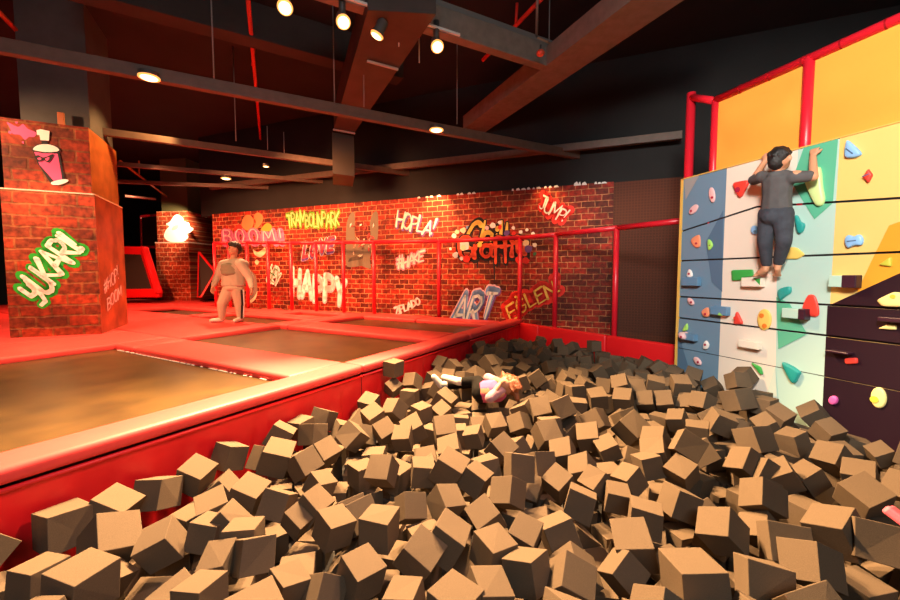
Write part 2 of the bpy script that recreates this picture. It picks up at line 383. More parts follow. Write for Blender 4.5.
# fine dark net hung from the railing behind the pit
NET = bpy.data.materials.new('fine_net'); NET.use_nodes = True
nt = NET.node_tree; b = nt.nodes['Principled BSDF']; b.inputs['Base Color'].default_value = (.015, .008, .006, 1); b.inputs['Roughness'].default_value = .9
tr = nt.nodes.new('ShaderNodeBsdfTransparent'); mxs = nt.nodes.new('ShaderNodeMixShader'); mxs.inputs[0].default_value = .24
nt.links.new(tr.outputs[0], mxs.inputs[1]); nt.links.new(b.outputs[0], mxs.inputs[2]); nt.links.new(mxs.outputs[0], nt.nodes['Material Output'].inputs[0])
for a, b_, l in ((pts[9], pts[10], 'see-through black safety net hung between the corner posts of the pit railing'), (pts[10], pts[11], 'see-through black safety net hung on the railing in front of the bare brick wall'), (pts[11], pts[12], 'see-through black safety net hung on the railing before the brown wall')):
    a = a + nrm * -.03; b_ = b_ + nrm * -.03; n = 12; vs = []; fs = []
    for i in range(n + 1):
        for j in range(5):
            p = a.lerp(b_, i / n); zz = .02 + (RZ - .02) * j / 4; s = .025 * math.sin(math.pi * i / n) * math.sin(math.pi * j / 4)
            p = p - nrm * s; vs.append((p.x, p.y, zz))
    for i in range(n):
        for j in range(4): k = i * 5 + j; fs.append((k, k + 5, k + 6, k + 1))
    tag(new_obj('safety_net', vs, fs, NET, smooth=True), l, 'net', 'nets on the railing')
# red padded frames and leaning trampolines at the far end
def frame_quad(name, quad, w, thick, label, inner=None, cat='frame', m=RED):
    """Padded frame through four 3D corners (ring), with a dark bed inside."""
    o0 = sum(quad, V()) / 4; root = empty(name, o0); tag(root, label, cat)
    iv = Matrix.Translation(o0).inverted()
    for a, b in zip(quad, quad[1:] + quad[:1]):
        beam('padded_bar', iv @ (a + (a - b).normalized() * w * .3), iv @ (b + (b - a).normalized() * w * .3), thick, w, m, root, .03)
    if inner:
        n = (quad[1] - quad[0]).cross(quad[3] - quad[0]).normalized() * .01
        bm = bmesh.new()
        A = [bm.verts.new(iv @ (q + n)) for q in quad]; B = [bm.verts.new(iv @ (q - n)) for q in quad]
        bm.faces.new(A); bm.faces.new(B[::-1])
        for i in range(4): bm.faces.new((A[i], B[i], B[(i + 1) % 4], A[(i + 1) % 4]))
        from_bm('bed', bm, inner, root)
    return root
DBED = mat('dark_bed', (.020, .016, .010), rough=.7)
frame_quad('wall_trampoline', [at_y(88, 250, 13.2), at_y(144.5, 251, 12.9), at_y(158, 293, 12.2), at_y(88, 294, 12.2)], .27, .2, 'leaning wall trampoline in a thick red padded frame beside the white-splash pillar', DBED, 'trampoline')
frame_quad('wall_trampoline', [at_y(199, 252, 13.3), at_y(215.5, 272, 12.9), at_y(201, 297, 12.5), at_y(198, 297, 13.3)], .05, .1, 'dark pointed leaning trampoline with thin red edges, between the white-splash pillar and the boy', DBED, 'trampoline')
frame_quad('net_frame', [at_y(141, 216.5, 14.8), at_y(170, 213.5, 14.4), at_y(170, 247, 14.4), at_y(142, 247, 14.8)], .09, .09, 'thin red net frame above the leaning trampoline, behind the white-splash pillar', mat('dark_net', (.03, .018, .010), rough=.9), 'frame', REDP)
frame_quad('net_frame', [at_y(196, 212, 15), at_y(207, 213.5, 14.8), at_y(207, 300, 14.8), at_y(196, 300, 15)], .06, .08, 'tall thin red net frame in the dark gap beside the white-splash pillar', mat('dark_net2', (.022, .014, .010), rough=.9), 'frame', REDP)

# ================================================================== CLIMBING WALL
cw = empty('climbing_wall', CW.pt(1.5, -.6, 0)); tag(cw, 'tall climbing wall painted in blue, cream, mint, yellow and dark plum panels', 'climbing wall')
cinv = Matrix.Translation(cw.location).inverted(); CM = CW.mat()
T0, T1 = .045, 4.1; CTOP = 1.985
KINK = [(T0, 1.38), (.90, 1.53), (1.93, 1.43), (T1, 1.30)]
box('backing', (T0, .012, -.7), (T1, .10, CTOP), DARK, cw, cinv @ CM)
P = lambda *pp: [CW.tz(x, y) for x, y in pp]
C = dict(blue=(.15, .265, .38), dblue=(.085, .165, .265), sheen=(.32, .33, .33), cream=(.82, .74, .63), mint=(.46, .68, .61), green=(.11, .48, .30), yellow=(.88, .60, .19), orange=(.80, .36, .03), plum=(.015, .004, .011), ice=(.62, .72, .62))
CMAT = {k: mat('panel_' + k, v, rough=.45, spec=.4) for k, v in C.items()}
CK = list(C)
tb = .575; tm = 1.06; ty = 1.545
regions = [('blue', [(T0, 2.1), (tb, 2.1), (tb, -.8), (T0, -.8)]), ('cream', [(tb, 2.1), (tm + .3, 2.1), (tm + .3, -.8), (tb, -.8)]),
 ('mint', P((800, 120), (796, 188), (773, 236), (777, 276), (776, 366), (765, 400), (760, 430)) + [(ty, -.8), (ty, 2.1)]),
 ('yellow', [(ty, 2.1), (T1, 2.1), (T1, -.8), (ty, -.8)]),
 ('dblue', P((723.5, 210), (706, 242), (712, 282), (722.5, 292))), ('dblue', P((678, 330), (692, 378), (678, 384))), ('sheen', P((684, 170), (703, 170), (686, 200))),  # last patch: pale reflection painted onto the blue panel
 ('green', P((808, 138), (839.5, 130), (833.5, 203), (815, 219.5), (792, 182))), ('green', P((777, 297), (790, 303), (808, 334), (779, 349))),
 ('ice', P((766, 398), (776, 366), (778, 400), (768, 420))),
 ('orange', P((900, 222), (890, 225.5), (872, 262), (858, 292)) + [(T1, .3), (T1, 1.45)]),
 ('plum', P((828.5, 306), (900, 273.5)) + [(T1, 1.35), (T1, -.8), (ty, -.8)])]
def clip(poly, conv):
    """Sutherland-Hodgman: poly clipped by the convex polygon conv (ccw)."""
    out = poly
    for i in range(len(conv)):
        a, b = conv[i], conv[(i + 1) % len(conv)]; inp, out = out, []
        ins = lambda p: (b[0] - a[0]) * (p[1] - a[1]) - (b[1] - a[1]) * (p[0] - a[0]) >= -1e-9
        for j in range(len(inp)):
            p, q = inp[j - 1], inp[j]
            if ins(p) != ins(q):
                d1 = (b[0] - a[0]) * (p[1] - a[1]) - (b[1] - a[1]) * (p[0] - a[0]); d2 = (b[0] - a[0]) * (q[1] - a[1]) - (b[1] - a[1]) * (q[0] - a[0])
                k = d1 / (d1 - d2); out.append((p[0] + k * (q[0] - p[0]), p[1] + k * (q[1] - p[1])))
            if ins(q): out.append(q)
        if not out: return []
    return out
def kz(t):
    for (a, za), (b, zb) in zip(KINK, KINK[1:]):
        if a <= t <= b: return za + (zb - za) * (t - a) / (b - a)
    return KINK[-1][1]
levels = [lambda t: CTOP, kz, lambda t: 1.03 , lambda t: .60 + .005 * t, lambda t: .345, lambda t: -.02 + .008 * t, lambda t: -.7]
gaps = [0, .0095, .009, .009, .009, .0035, 0]
cols = [T0, .90, 1.545, 1.93, T1]
for i in range(6):
    vs, fs, fm = [], [], []
    for ca, cb in zip(cols, cols[1:]):
        hi0, hi1 = levels[i](ca) - gaps[i], levels[i](cb) - gaps[i]; lo0, lo1 = levels[i + 1](ca) + gaps[i + 1], levels[i + 1](cb) + gaps[i + 1]
        cell = [(ca, lo0), (cb, lo1), (cb, hi1), (ca, hi0)]
        for k, (cn, poly) in enumerate(regions):
            pc = clip(poly, cell)
            if len(pc) < 3: continue
            j = len(vs); off = -.0012 * k; vs += [(t, off, z) for t, z in pc]
            ar = sum(pc[q - 1][0] * pc[q][1] - pc[q][0] * pc[q - 1][1] for q in range(len(pc)))
            ids = list(range(j, j + len(pc)))
            fs.append(tuple(ids if ar > 0 else ids[::-1])); fm.append(CK.index(cn))
        # board edges
        j = len(vs); vs += [(t, d_, z) for d_ in (0, .012) for t, z in cell]
        for q in range(4): fs.append((j + q, j + 4 + q, j + 4 + (q + 1) % 4, j + (q + 1) % 4)); fm.append(CK.index('plum'))
    new_obj('panel', vs, fs, [CMAT[k] for k in CK], cw, cinv @ CM, fm=fm)
YEDGE = mat('plywood_edge', (.80, .48, .10), rough=.6)
box('edge_strip', (T0 - .03, -.012, -.7), (T0 - .002, .1, CTOP + .012), YEDGE, cw, cinv @ CM)
box('edge_strip', (T0 - .03, -.012, CTOP + .001), (T1, .1, CTOP + .012), YEDGE, cw, cinv @ CM)
# ---------------------------------------------------------------- frame with orange cloth above it
gf = empty('guard_rail', CW.pt(1.2, CTOP, -.05)); tag(gf, 'red padded tube guard rail standing above the climbing wall', 'guard rail')
ginv = Matrix.Translation(gf.location).inverted()
RT = 2.77
p2 = CW.pt(.375, 0, -.05); p3t, _ = CW.tz(810, 60, -.05)
p1 = at_z(691.5, 90, 0) ; r = ray(691.5, 90); p1 = V((r.x, r.y, 0)) * (4.98 / r.y)
zt1 = at_y(692, 93, 4.98).z
for nm, a, b, rr in (('top_rail', rp(p2, RT), CW.pt(T1, RT, -.05), .042), ('post', rp(p2, 1.3), rp(p2, RT), .040), ('post', CW.pt(p3t, 1.4, -.05), CW.pt(p3t, RT, -.05), .046), ('post', CW.pt(2.45, 1.4, -.05), CW.pt(2.45, RT, -.05), .042), ('post', rp(p1, -.3), rp(p1, zt1), .050), ('corner_rail', rp(p1, zt1 - .05), rp(p2, RT - .01), .040)):
    tube(nm, ginv @ a, ginv @ b, rr, REDP, gf, 14)
bm = bmesh.new()
for t_ in [.375 + .28 * k for k in range(1, 12)]:
    p = ginv @ CW.pt(t_, RT, -.05); bm_tube(bm, p - CW.d * .006, p + CW.d * .006, .0445, 14)
from_bm('padding_seam', bm, mat('dark_red_seam', (.3, .0, .005), rough=.5), gf)
OR = mat('orange_cloth', (.86, .38, .055), rough=.75, spec=.2)
for (a, b, l) in ((.40, p3t - .045, 'orange cloth panel above the climber, between the red corner post and middle post'), (p3t + .045, 2.42, 'orange cloth panel above the yellow climbing panels, beyond the middle red post'), (2.46, T1, 'orange cloth panel beyond the last red post of the climbing wall')):
    n, mrows = 30, 14; vs, fs = [], []
    for i in range(n + 1):
        for j in range(mrows + 1):
            t_ = a + (b - a) * i / n; z = CTOP + .012 + (RT - .02 - CTOP) * j / mrows
            e = min(1, 6 * min(i / n, 1 - i / n)) * min(1, 5 * min(j / mrows, 1 - j / mrows))
            w = .016 * math.sin(5 * (z - CTOP) * 2.2 + 3.2 * t_ + 1.3 * math.sin(2.3 * t_)) + .010 * math.sin(11 * z - 6 * t_)
            vs.append(CW.pt(t_, z, -.045 + w * e * .8))
    for i in range(n):
        for j in range(mrows): k = i * (mrows + 1) + j; fs.append((k, k + mrows + 1, k + mrows + 2, k + 1))
    tag(new_obj('cloth_panel', vs, fs, OR, smooth=True), l, 'cloth', 'orange cloths in the red frame')

# ---------------------------------------------------------------- climbing holds
HC = dict(pink=(.80, .50, .50), white=(.85, .80, .76), salmon=(.86, .30, .16), lime=(.38, .75, .14), red=(.85, .06, .04), green=(.04, .38, .07), yellow=(.92, .62, .14), teal=(.02, .33, .30), lightlime=(.66, .85, .35), sky=(.28, .55, .90), cream=(.92, .78, .30), magenta=(.75, .12, .42), dot=(.42, .02, .06), orange=(.85, .22, .03), plum=(.035, .010, .022), blue=(.12, .26, .42), cream2=(.84, .76, .64), mint=(.42, .66, .58), olive=(.55, .55, .06), slate=(.10, .22, .38))
HM = {k: mat('hold_' + k, v, rough=.38, spec=.45) for k, v in HC.items()}
def smooth_poly(pts, n=4):
    out = []; N = len(pts)
    for i in range(N):
        p0, p1, p2, p3 = pts[i - 1], pts[i], pts[(i + 1) % N], pts[(i + 2) % N]
        for k in range(n):
            t = k / n
            out.append(tuple(.5 * (2 * p1[c] + (p2[c] - p0[c]) * t + (2 * p0[c] - 5 * p1[c] + 4 * p2[c] - p3[c]) * t * t + (3 * p1[c] - p0[c] - 3 * p2[c] + p3[c]) * t ** 3) for c in (0, 1)))
    return out
def round_poly(pts, f=.25, n=4):
    out = []; N = len(pts)
    for i in range(N):
        a, b, c = V(pts[i - 1]), V(pts[i]), V(pts[(i + 1) % N])
        s, e = b.lerp(a, f), b.lerp(c, f)
        for k in range(n + 1):
            t = k / n; out.append(tuple(s.lerp(b, t).lerp(b.lerp(e, t), t)))
    return out
def slab(outline, depth, dome=.35, base=0.0):
    """outline (t,z) list -> bmesh of a rounded slab standing off the wall (y negative = off the wall)"""
    bm = bmesh.new(); cx = sum(p[0] for p in outline) / len(outline); cz = sum(p[1] for p in outline) / len(outline)
    rings = [(1, 0), (1, -depth * .55), (.93, -depth * .82), (.80, -depth * .95), (.45, -depth * (1 + dome * .12))]
    R = [[bm.verts.new((cx + (p[0] - cx) * s, y - base, cz + (p[1] - cz) * s)) for p in outline] for s, y in rings]
    n = len(outline)
    for a, b in zip(R, R[1:]):
        for i in range(n): bm.faces.new((a[i], a[(i + 1) % n], b[(i + 1) % n], b[i]))
    bm.faces.new(R[-1]); bm.faces.new(R[0][::-1])
    return bm
HG = 'climbing holds bolted to the climbing wall'
def hold(px, col, label, depth=.03, mode='s', dots=(), f=.3, dotcol='dot', dr=.013, slot=None):
    depth = depth if depth > .1 else depth * .48
    pts = [CW.tz(x, y) for x, y in px]
    out = smooth_poly(pts) if mode == 's' else round_poly(pts, f)
    cx = sum(p[0] for p in out) / len(out); cz = sum(p[1] for p in out) / len(out)
    M = CW.mat(cx, cz, .008)
    bm = slab([(a - cx, b - cz) for a, b in out], depth)
    o = from_bm('climbing_hold', bm, HM[col], None, M, smooth=True); o.data.set_sharp_from_angle(angle=.9)
    tag(o, label, 'climbing hold', HG)
    for x, y in dots:
        t_, z_ = CW.tz(x, y); bm = bmesh.new(); c_ = V((t_ - cx, -depth * 1.02, z_ - cz)); bm_tube(bm, c_, c_ + V((0, -.006, 0)), dr, 14)
        from_bm('bolt_hole', bm, HM[dotcol], o)
    if slot:
        a, b = [V((CW.tz(x, y)[0] - cx, -depth * 1.03, CW.tz(x, y)[1] - cz)) for x, y in slot]
        beam('slot', a, b, .008, .008, mat('slot_dark', (.08, .14, .28), rough=.7), o, .001)
    return o
def ell(cx, cy, rx, ry, ang=0, n=10):
    c, s = math.cos(math.radians(ang)), math.sin(math.radians(ang)); return [(cx + rx * math.cos(2 * math.pi * k / n) * c - ry * math.sin(2 * math.pi * k / n) * s, cy + rx * math.cos(2 * math.pi * k / n) * s + ry * math.sin(2 * math.pi * k / n) * c) for k in range(n)]
hold(ell(713, 195, 3, 7.6, -6), 'pink', 'tall pink oval hold high on the blue column of the climbing wall', dots=[(713.8, 197.6)])
hold(ell(694.5, 209.5, 3.1, 6, 40), 'pink', 'tilted pink oval hold at the wall edge, above the bent black line', dots=[(692.6, 211)])
hold([(692, 240), (700, 235), (701, 246), (696, 247)], 'salmon', 'salmon hold with a red hole, below the bent black line on blue', dots=[(697.8, 243.4)])
hold([(709, 240), (712, 241), (713.5, 246), (709.5, 250)], 'lime', 'small lime green hold on the dark blue wedge under the bent line', .035, dots=[(711.3, 245.4)], dr=.006)
hold([(688.5, 273), (690, 269.5), (692.5, 271), (693.5, 276), (690, 277.5), (688, 276)], 'white', 'small white hold just above the uppermost blue ledge', .04, dots=[(690.7, 273.8)])
hold(ell(691.8, 301.5, 2.4, 4.2, -38), 'pink', 'pink oval hold tucked under a black line below the uppermost blue ledge', .04, dots=[(693, 302.2)])
hold([(703, 311), (709, 307.5), (710, 316), (705, 316.5)], 'salmon', 'salmon hold beside the blue ledge that crosses onto cream', .04, dots=[(707, 314)])
hold([(684, 329), (688, 323.5), (688.5, 329.5), (684.5, 331)], 'lime', 'lime green hold above the lowest blue ledge', .035)
hold([(705, 343), (707.5, 340.5), (710, 345), (708, 349), (704.5, 348.5)], 'white', 'white flower-shaped hold on blue beside the lowest ledge', .04, dots=[(707, 344.6)])
hold(ell(698.6, 361, 2.6, 5, -40), 'pink', 'pink oval hold near the foam at the bottom of the blue column', .045, dots=[(700, 362)])
hold([(677.6, 371), (681, 370), (683, 374), (678, 375)], 'lime', 'lime hold peeking out just above the foam at the wall corner', .035)
hold([(733, 183), (752, 179.5), (741.5, 200)], 'red', 'big red triangle hold on cream beside the climber shoulder', .06, 'r', [(740.3, 190)], .28, dr=.026)
hold([(738, 310), (744.8, 324), (735, 324.5)], 'red', 'red triangle hold on the cream panel beside the yellow disc', .055, 'r', [(737.8, 318)], .25, dotcol='red', dr=.018)
hold(ell(755.6, 230, 3.4, 4.4), 'sky', 'pale blue hold half hidden by the climber trousers', .04, dots=[(757, 231.5)], dotcol='slate')
hold([(732.5, 270), (754, 269.5), (754.5, 276), (745, 277.5), (745, 280), (733, 281)], 'green', 'dark green block hold on cream below the climber feet', .04, 'r', f=.15)
hold(ell(765.5, 319.5, 7, 10.5, 0, 12), 'yellow', 'yellow disc hold with two orange spots on the cream panel', .035, 's', [(763.5, 315.5), (766.5, 325.8)], dotcol='orange', dr=.022)
hold([(752, 362), (762, 367), (764, 374), (762, 374.5)], 'green', 'green leaf-shaped hold low on the cream panel', .045, 'r', f=.2)
hold([(796.5, 217), (799, 216), (802, 221.5), (806, 224.5), (804, 231.5), (799.5, 232.5)], 'teal', 'upper teal hold on mint beside the climber hip', .06)
hold([(780, 290), (791, 286.5), (792, 292.5), (786, 297), (781, 300)], 'teal', 'teal hold on mint just below the climber feet', .06)
hold([(784, 363.5), (790, 364), (801, 371), (801, 375), (794.5, 383)], 'teal', 'big teal hold low on the mint panel near the foam', .075)
hold([(803.5, 310), (808, 297), (813, 294.5), (817.5, 299), (820, 314.5), (812, 316)], 'red', 'red arch hold behind the two-tone ledge on mint', .035)
hold([(785, 246.5), (798, 247.5), (806, 254.5), (799, 259), (783, 259)], 'yellow', 'flat yellow hold behind the climber calves', .03, 'r', f=.2)
hold([(806, 177), (819, 167.5), (822.5, 171), (824, 187), (826, 199), (823, 205.5), (816, 203)], 'lightlime', 'large pale lime hold under the climber raised arm', .075)
hold([(848, 142.5), (851, 141.5), (862, 152), (861, 156), (854, 158), (846.8, 156.5)], 'sky', 'light blue wedge hold high on the yellow panel', .065, slot=((849, 149), (856, 154)))
hold([(864.5, 177), (870, 169), (874, 175), (870, 183)], 'red', 'red diamond hold on the yellow panel', .05, 'r', f=.12, slot=((865, 177), (872, 174)))
hold([(847, 238), (850.5, 235), (855.5, 236.5), (861, 234.5), (864.5, 239), (863, 245), (856, 245.5), (850, 248), (847, 244)], 'sky', 'light blue peanut hold on the yellow panel', .06, slot=((850, 241.5), (859, 240.5)))
hold([(880, 265), (893, 256.5), (893.5, 267)], 'olive', 'small yellow-green triangle hold on the orange facet', .05, 'r', f=.2)
hold([(878, 300), (896, 291.5), (908, 294), (908, 307), (884, 306.5)], 'cream', 'big pale yellow wedge hold on the plum panel above the dark ledge', .06, 'r', [(896, 296.5)], .25, dotcol='olive', dr=.016)
hold([(879, 328.5), (892, 323.5), (898, 325), (898, 330)], 'cream', 'small pale yellow wedge hold under the dark ledge on plum', .05, 'r', f=.2)
hold(ell(880.3, 397.5, 7.8, 10.5, -8, 12), 'cream', 'pale yellow egg hold with olive spot low on the plum panel', .05, 's', [(877, 399)], dotcol='olive', dr=.026)
hold(ell(835, 400, 4.5, 4.5), 'magenta', 'magenta hold at the foam line on the plum panel', .06)
hold([(846, 358), (859, 357.5), (859.5, 363.5), (847, 364)], 'red', 'small red block hold beneath the dark ledge on plum', .05, 'r', f=.25)
LG = 'box ledges on the climbing wall'
def ledge(x0, y0, x1, y1, col, label, depth=.06, end=None, corner=None):
    (ta, za), (tb_, zb) = CW.tz(x0, y0), CW.tz(x1, y1)
    ta += .02; tb_ -= .02
    cx = (ta + tb_) / 2; cz = (za + zb) / 2; w = tb_ - ta; h = za - zb
    M = CW.mat(cx, cz, .008)
    bm = bmesh.new(); bm_box(bm, (-w / 2, -depth, -h / 2), (w / 2, 0, h / 2), None, .006, 2)
    o = from_bm('wall_ledge', bm, HM[col], None, M); tag(o, label, 'climbing ledge', LG)
    if end:
        f, c2 = end; bm = bmesh.new(); bm_box(bm, (w / 2 - w * f, -depth - .004, -h / 2 - .004), (w / 2 + .004, -.002, h / 2 + .004), None, .006, 2)
        from_bm('end_block', bm, HM[c2], o)
    if corner:
        c2, tri = corner; bm = bmesh.new(); vs = [bm.verts.new((w * a, -depth - d_, h * b)) for d_ in (-.002, .002) for a, b in tri]
        bm.faces.new(vs[:3]); bm.faces.new(vs[3:][::-1])
        from_bm('painted_corner', bm, HM[c2], o)
ledge(684.5, 277, 703.5, 286, 'blue', 'uppermost blue box ledge, below the small white hold')
ledge(713, 305.5, 733, 316, 'blue', 'blue box ledge straddling the blue and cream columns', corner=('lime', [(.0, -.5), (.30, -.5), (.08, -.15)]))
ledge(682.5, 332, 700, 341.5, 'blue', 'lowest blue box ledge with a pink hold before it')
o = hold(ell(687.5, 335.5, 2.8, 4.3, -35), 'pink', 'pink oval hold stuck on the lowest blue ledge', .10001, dots=[(688.5, 336.5)])
ledge(744, 277.5, 768, 287, 'cream2', 'cream box ledge under the bare feet of the climber', corner=('green', [(.12, .42), (.46, .42), (.46, -.30)]))
ledge(741, 339, 765, 350, 'cream2', 'cream box ledge on the lower cream panel, below the yellow disc')
ledge(786, 307.5, 813.5, 319.5, 'mint', 'mint box ledge with a dark end before the red arch hold', .08, (.27, 'plum'))
ledge(832.5, 275.5, 865.5, 287.5, 'mint', 'half mint, half plum box ledge on the yellow panel', .08, (.5, 'plum'))
ledge(829, 348.5, 858, 355, 'plum', 'dark box ledge on plum above the small red block', .08)
ledge(881, 316, 912, 323, 'plum', 'dark box ledge on plum below the big pale yellow wedge', .08)
# ================================================================== GRAFFITI (flat print on the walls)
def arc(cx, cy, rx, ry, a0, a1, n=8):
    return [(cx + rx * math.cos(math.radians(a0 + (a1 - a0) * k / n)), cy + ry * math.sin(math.radians(a0 + (a1 - a0) * k / n))) for k in range(n + 1)]
GL = {   # strokes on a grid 0..1 high; (width, strokes)
 'A': (.72, [[(0, 0), (.36, 1), (.72, 0)], [(.12, .36), (.62, .36)]]),
 'B': (.6, [[(0, 0), (0, 1)], [(0, 1)] + arc(.25, .77, .28, .23, 90, -90), [(0, .54)] + arc(.28, .27, .32, .27, 90, -90) + [(0, 0)]]),
 'C': (.62, [arc(.34, .5, .34, .5, 50, 310, 14)]),
 'D': (.62, [[(0, 0), (0, 1)] + arc(.2, .5, .42, .5, 90, -90, 10) + [(0, 0)]]),
 'E': (.55, [[(.55, 1), (0, 1), (0, 0), (.55, 0)], [(0, .52), (.45, .52)]]),
 'G': (.68, [arc(.34, .5, .34, .5, 50, 330, 14) + [(.64, .45), (.38, .45)]]),
 'H': (.62, [[(0, 0), (.04, 1)], [(.58, 0), (.62, 1)], [(0, .48), (.62, .54)]]),
 'I': (.08, [[(.04, 0), (.04, 1)]]),
 'J': (.5, [[(.1, 1), (.5, 1)], [(.36, 1), (.36, .2)] + arc(.18, .2, .18, .2, 0, -170, 6)]),
 'K': (.6, [[(0, 0), (0, 1)], [(.58, 1), (.04, .45), (.6, 0)]]),
 'L': (.52, [[(0, 1), (0, 0), (.52, .02)]]),
 'M': (.85, [[(0, 0), (.1, 1), (.42, .3), (.75, 1), (.85, 0)]]),
 'N': (.64, [[(0, 0), (.02, 1), (.6, 0), (.64, 1)]]),
 'O': (.66, [arc(.33, .5, .33, .5, 90, 450, 16)]),
 'P': (.58, [[(0, 0), (0, 1)] + arc(.26, .74, .32, .26, 90, -90) + [(0, .48)]]),
 'R': (.62, [[(0, 0), (0, 1)] + arc(.26, .74, .32, .26, 90, -90) + [(0, .48)], [(.2, .48), (.62, 0)]]),
 'T': (.66, [[(0, 1), (.66, 1)], [(.33, 1), (.33, 0)]]),
 'U': (.62, [[(0, 1), (0, .3)] + arc(.3, .3, .3, .3, 180, 360, 8) + [(.6, 1)]]),
 'V': (.66, [[(0, 1), (.33, 0), (.66, 1)]]),
 'W': (.9, [[(0, 1), (.2, 0), (.45, .7), (.68, 0), (.9, 1)]]),
 'Y': (.62, [[(0, 1), (.3, .5), (.62, 1)], [(.3, .5), (.28, 0)]]),
 'Z': (.58, [[(0, 1), (.58, 1), (0, 0), (.6, 0)]]),
 'a': (.5, [arc(.24, .3, .24, .3, 60, 400, 12), [(.48, .6), (.48, .1), (.56, 0)]]),
 'f': (.42, [arc(.34, .82, .16, .18, 40, 180, 5) + [(.18, .8), (.16, -.25)], [(0, .55), (.4, .6)]]),
 'h': (.5, [[(0, 0), (.02, 1)], [(.02, .4)] + arc(.25, .38, .22, .2, 160, 0, 6) + [(.48, 0)]]),
 'i': (.12, [[(.06, 0), (.06, .58)], [(.06, .8), (.07, .84)]]),
 'l': (.12, [[(.06, 0), (.06, 1)]]),
 'r': (.36, [[(.04, 0), (.06, .6)], [(.05, .36)] + arc(.24, .4, .16, .18, 160, 40, 5)]),
 't': (.42, [[(.2, .95), (.18, .15), (.32, 0), (.42, .08)], [(0, .62), (.42, .66)]]),
 'u': (.5, [[(.02, .6), (.02, .2)] + arc(.24, .2, .22, .2, 180, 350, 6) + [(.48, .6), (.5, 0)]]),
 'y': (.56, [[(.02, .95), (.08, .5), (.3, .42), (.5, .6), (.54, .98)], [(.52, .8), (.5, .2), (.34, -.05), (.02, .02)]]),
 'g': (.6, [arc(.28, .62, .28, .34, 30, 390, 12), [(.56, .9), (.54, .1), (.3, -.12), (.05, 0)]]),
 'Q': (.68, [arc(.34, .5, .32, .48, 50, 330, 14) + [(.64, .42), (.38, .42)], arc(.36, 1.28, .18, .14, 200, 340, 5)]),   # G with a breve
 '#': (.7, [[(.12, 0), (.28, 1)], [(.42, 0), (.58, 1)], [(0, .34), (.68, .38)], [(.04, .66), (.7, .7)]]),
 '!': (.1, [[(.06, 1), (.05, .34)], [(.05, .04), (.055, 0)]]),
 ' ': (.3, []),
}
def layout(text, gap=.16, jit=0.0, slant=0.0, seed=1, shrink=0.0):
    rnd = random.Random(seed); x = 0; out = []
    for ch in text:
        w, st = GL[ch]; dy = rnd.uniform(-jit, jit); sc = 1 + rnd.uniform(-jit, jit) * .8
        for s in st:
            out.append([(x + px_ * sc + slant * py_ + rnd.uniform(-jit, jit) * .25, py_ * sc + dy + rnd.uniform(-jit, jit) * .25) for px_, py_ in s])
        x += w + gap
    W = x - gap
    return out, W
def ribbons(strokes, w, fn, off, vs, fs, mi, fm, taper=0.0):
    """thick brush strokes in 2D -> polygons through fn(x,y,off); taper thins each stroke towards its end"""
    for s in strokes:
        n = len(s); Ls = [0]
        for a, b in zip(s, s[1:]): Ls.append(Ls[-1] + math.dist(a, b))
        T = Ls[-1] or 1
        ws = [w * (1 + taper * .45 - taper * l / T) for l in Ls]
        for i, (a, b) in enumerate(zip(s, s[1:])):
            a, b = V(a), V(b); d = b - a
            if d.length < 1e-6: continue
            d.normalize(); nn = V((-d.y, d.x)) / 2; j = len(vs)
            for p in (a - nn * ws[i], b - nn * ws[i + 1], b + nn * ws[i + 1], a + nn * ws[i]): vs.append(fn(p.x, p.y, off))
            fs.append((j, j + 1, j + 2, j + 3)); fm.append(mi)
        for p, ww in zip(s, ws):
            j = len(vs)
            for k in range(10): vs.append(fn(p[0] + ww / 2 * math.cos(k * math.pi / 5), p[1] + ww / 2 * math.sin(k * math.pi / 5), off))
            fs.append(tuple(range(j, j + 10))); fm.append(mi)
PAINT = {}
def paint(name, c): return mat('paint_' + name, c, rough=.55, spec=.3)
def graffiti(plane, name, text, quad, layers, label, slant=.15, jit=.06, gap=.16, seed=1, taper=.7, base=.004, extra=(), cat='graffiti', split=None):
    """text printed between pixel corners quad = (bottom-left, bottom-right, top-right, top-left)"""
    bl, br, tr_, tl = [plane.tz(x, y) for x, y in quad]
    st, W = layout(text, gap, jit, slant, seed); W += slant
    def fn(x, y, off):
        a, b = x / W, y
        t = (bl[0] * (1 - a) + br[0] * a) * (1 - b) + (tl[0] * (1 - a) + tr_[0] * a) * b
        z = (bl[1] * (1 - a) + br[1] * a) * (1 - b) + (tl[1] * (1 - a) + tr_[1] * a) * b
        return (t, -off, z)
    root = None
    for k, (w, m, dx, dy, part) in enumerate(layers):
        vs, fs, fm = [], [], []
        ss = [[(x + dx, y + dy) for x, y in s] for s in st]
        ribbons(ss, w, fn, base + .0015 * k, vs, fs, 0, fm, taper)
        o = new_obj(name if root is None else part, vs, fs, m, root, None if root else plane.mat())
        if root is None: root = o; tag(o, label, cat)
    for k, (col, pts, part) in enumerate(extra):
        vs = [(*plane.tz(x, y),) for x, y in pts]; vs = [(t, -(base + .0015 * (len(layers) + k * .3)), z) for t, z in vs]
        o = new_obj(part if root is not None else name, vs, [tuple(range(len(vs)))], col, root, None if root else plane.mat())
        if root is None: root = o; tag(o, label, cat)
    return root
def blobs(plane, name, polys, label, cat='graffiti', base=.0035):
    """flat printed patches: [(material, pixel polygon, part name)]"""
    root = None
    for k, (m, pts, part) in enumerate(polys):
        vs = [(t, -(base + .0012 * k), z) for t, z in (plane.tz(x, y) for x, y in pts)]
        ar = sum(vs[i - 1][0] * vs[i][2] - vs[i][0] * vs[i - 1][2] for i in range(len(vs)))
        ids = tuple(range(len(vs)))
        o = new_obj(name if root is None else part, vs, [ids if ar > 0 else ids[::-1]], m, root, None if root else plane.mat())
        if root is None: root = o; tag(o, label, cat)
    return root
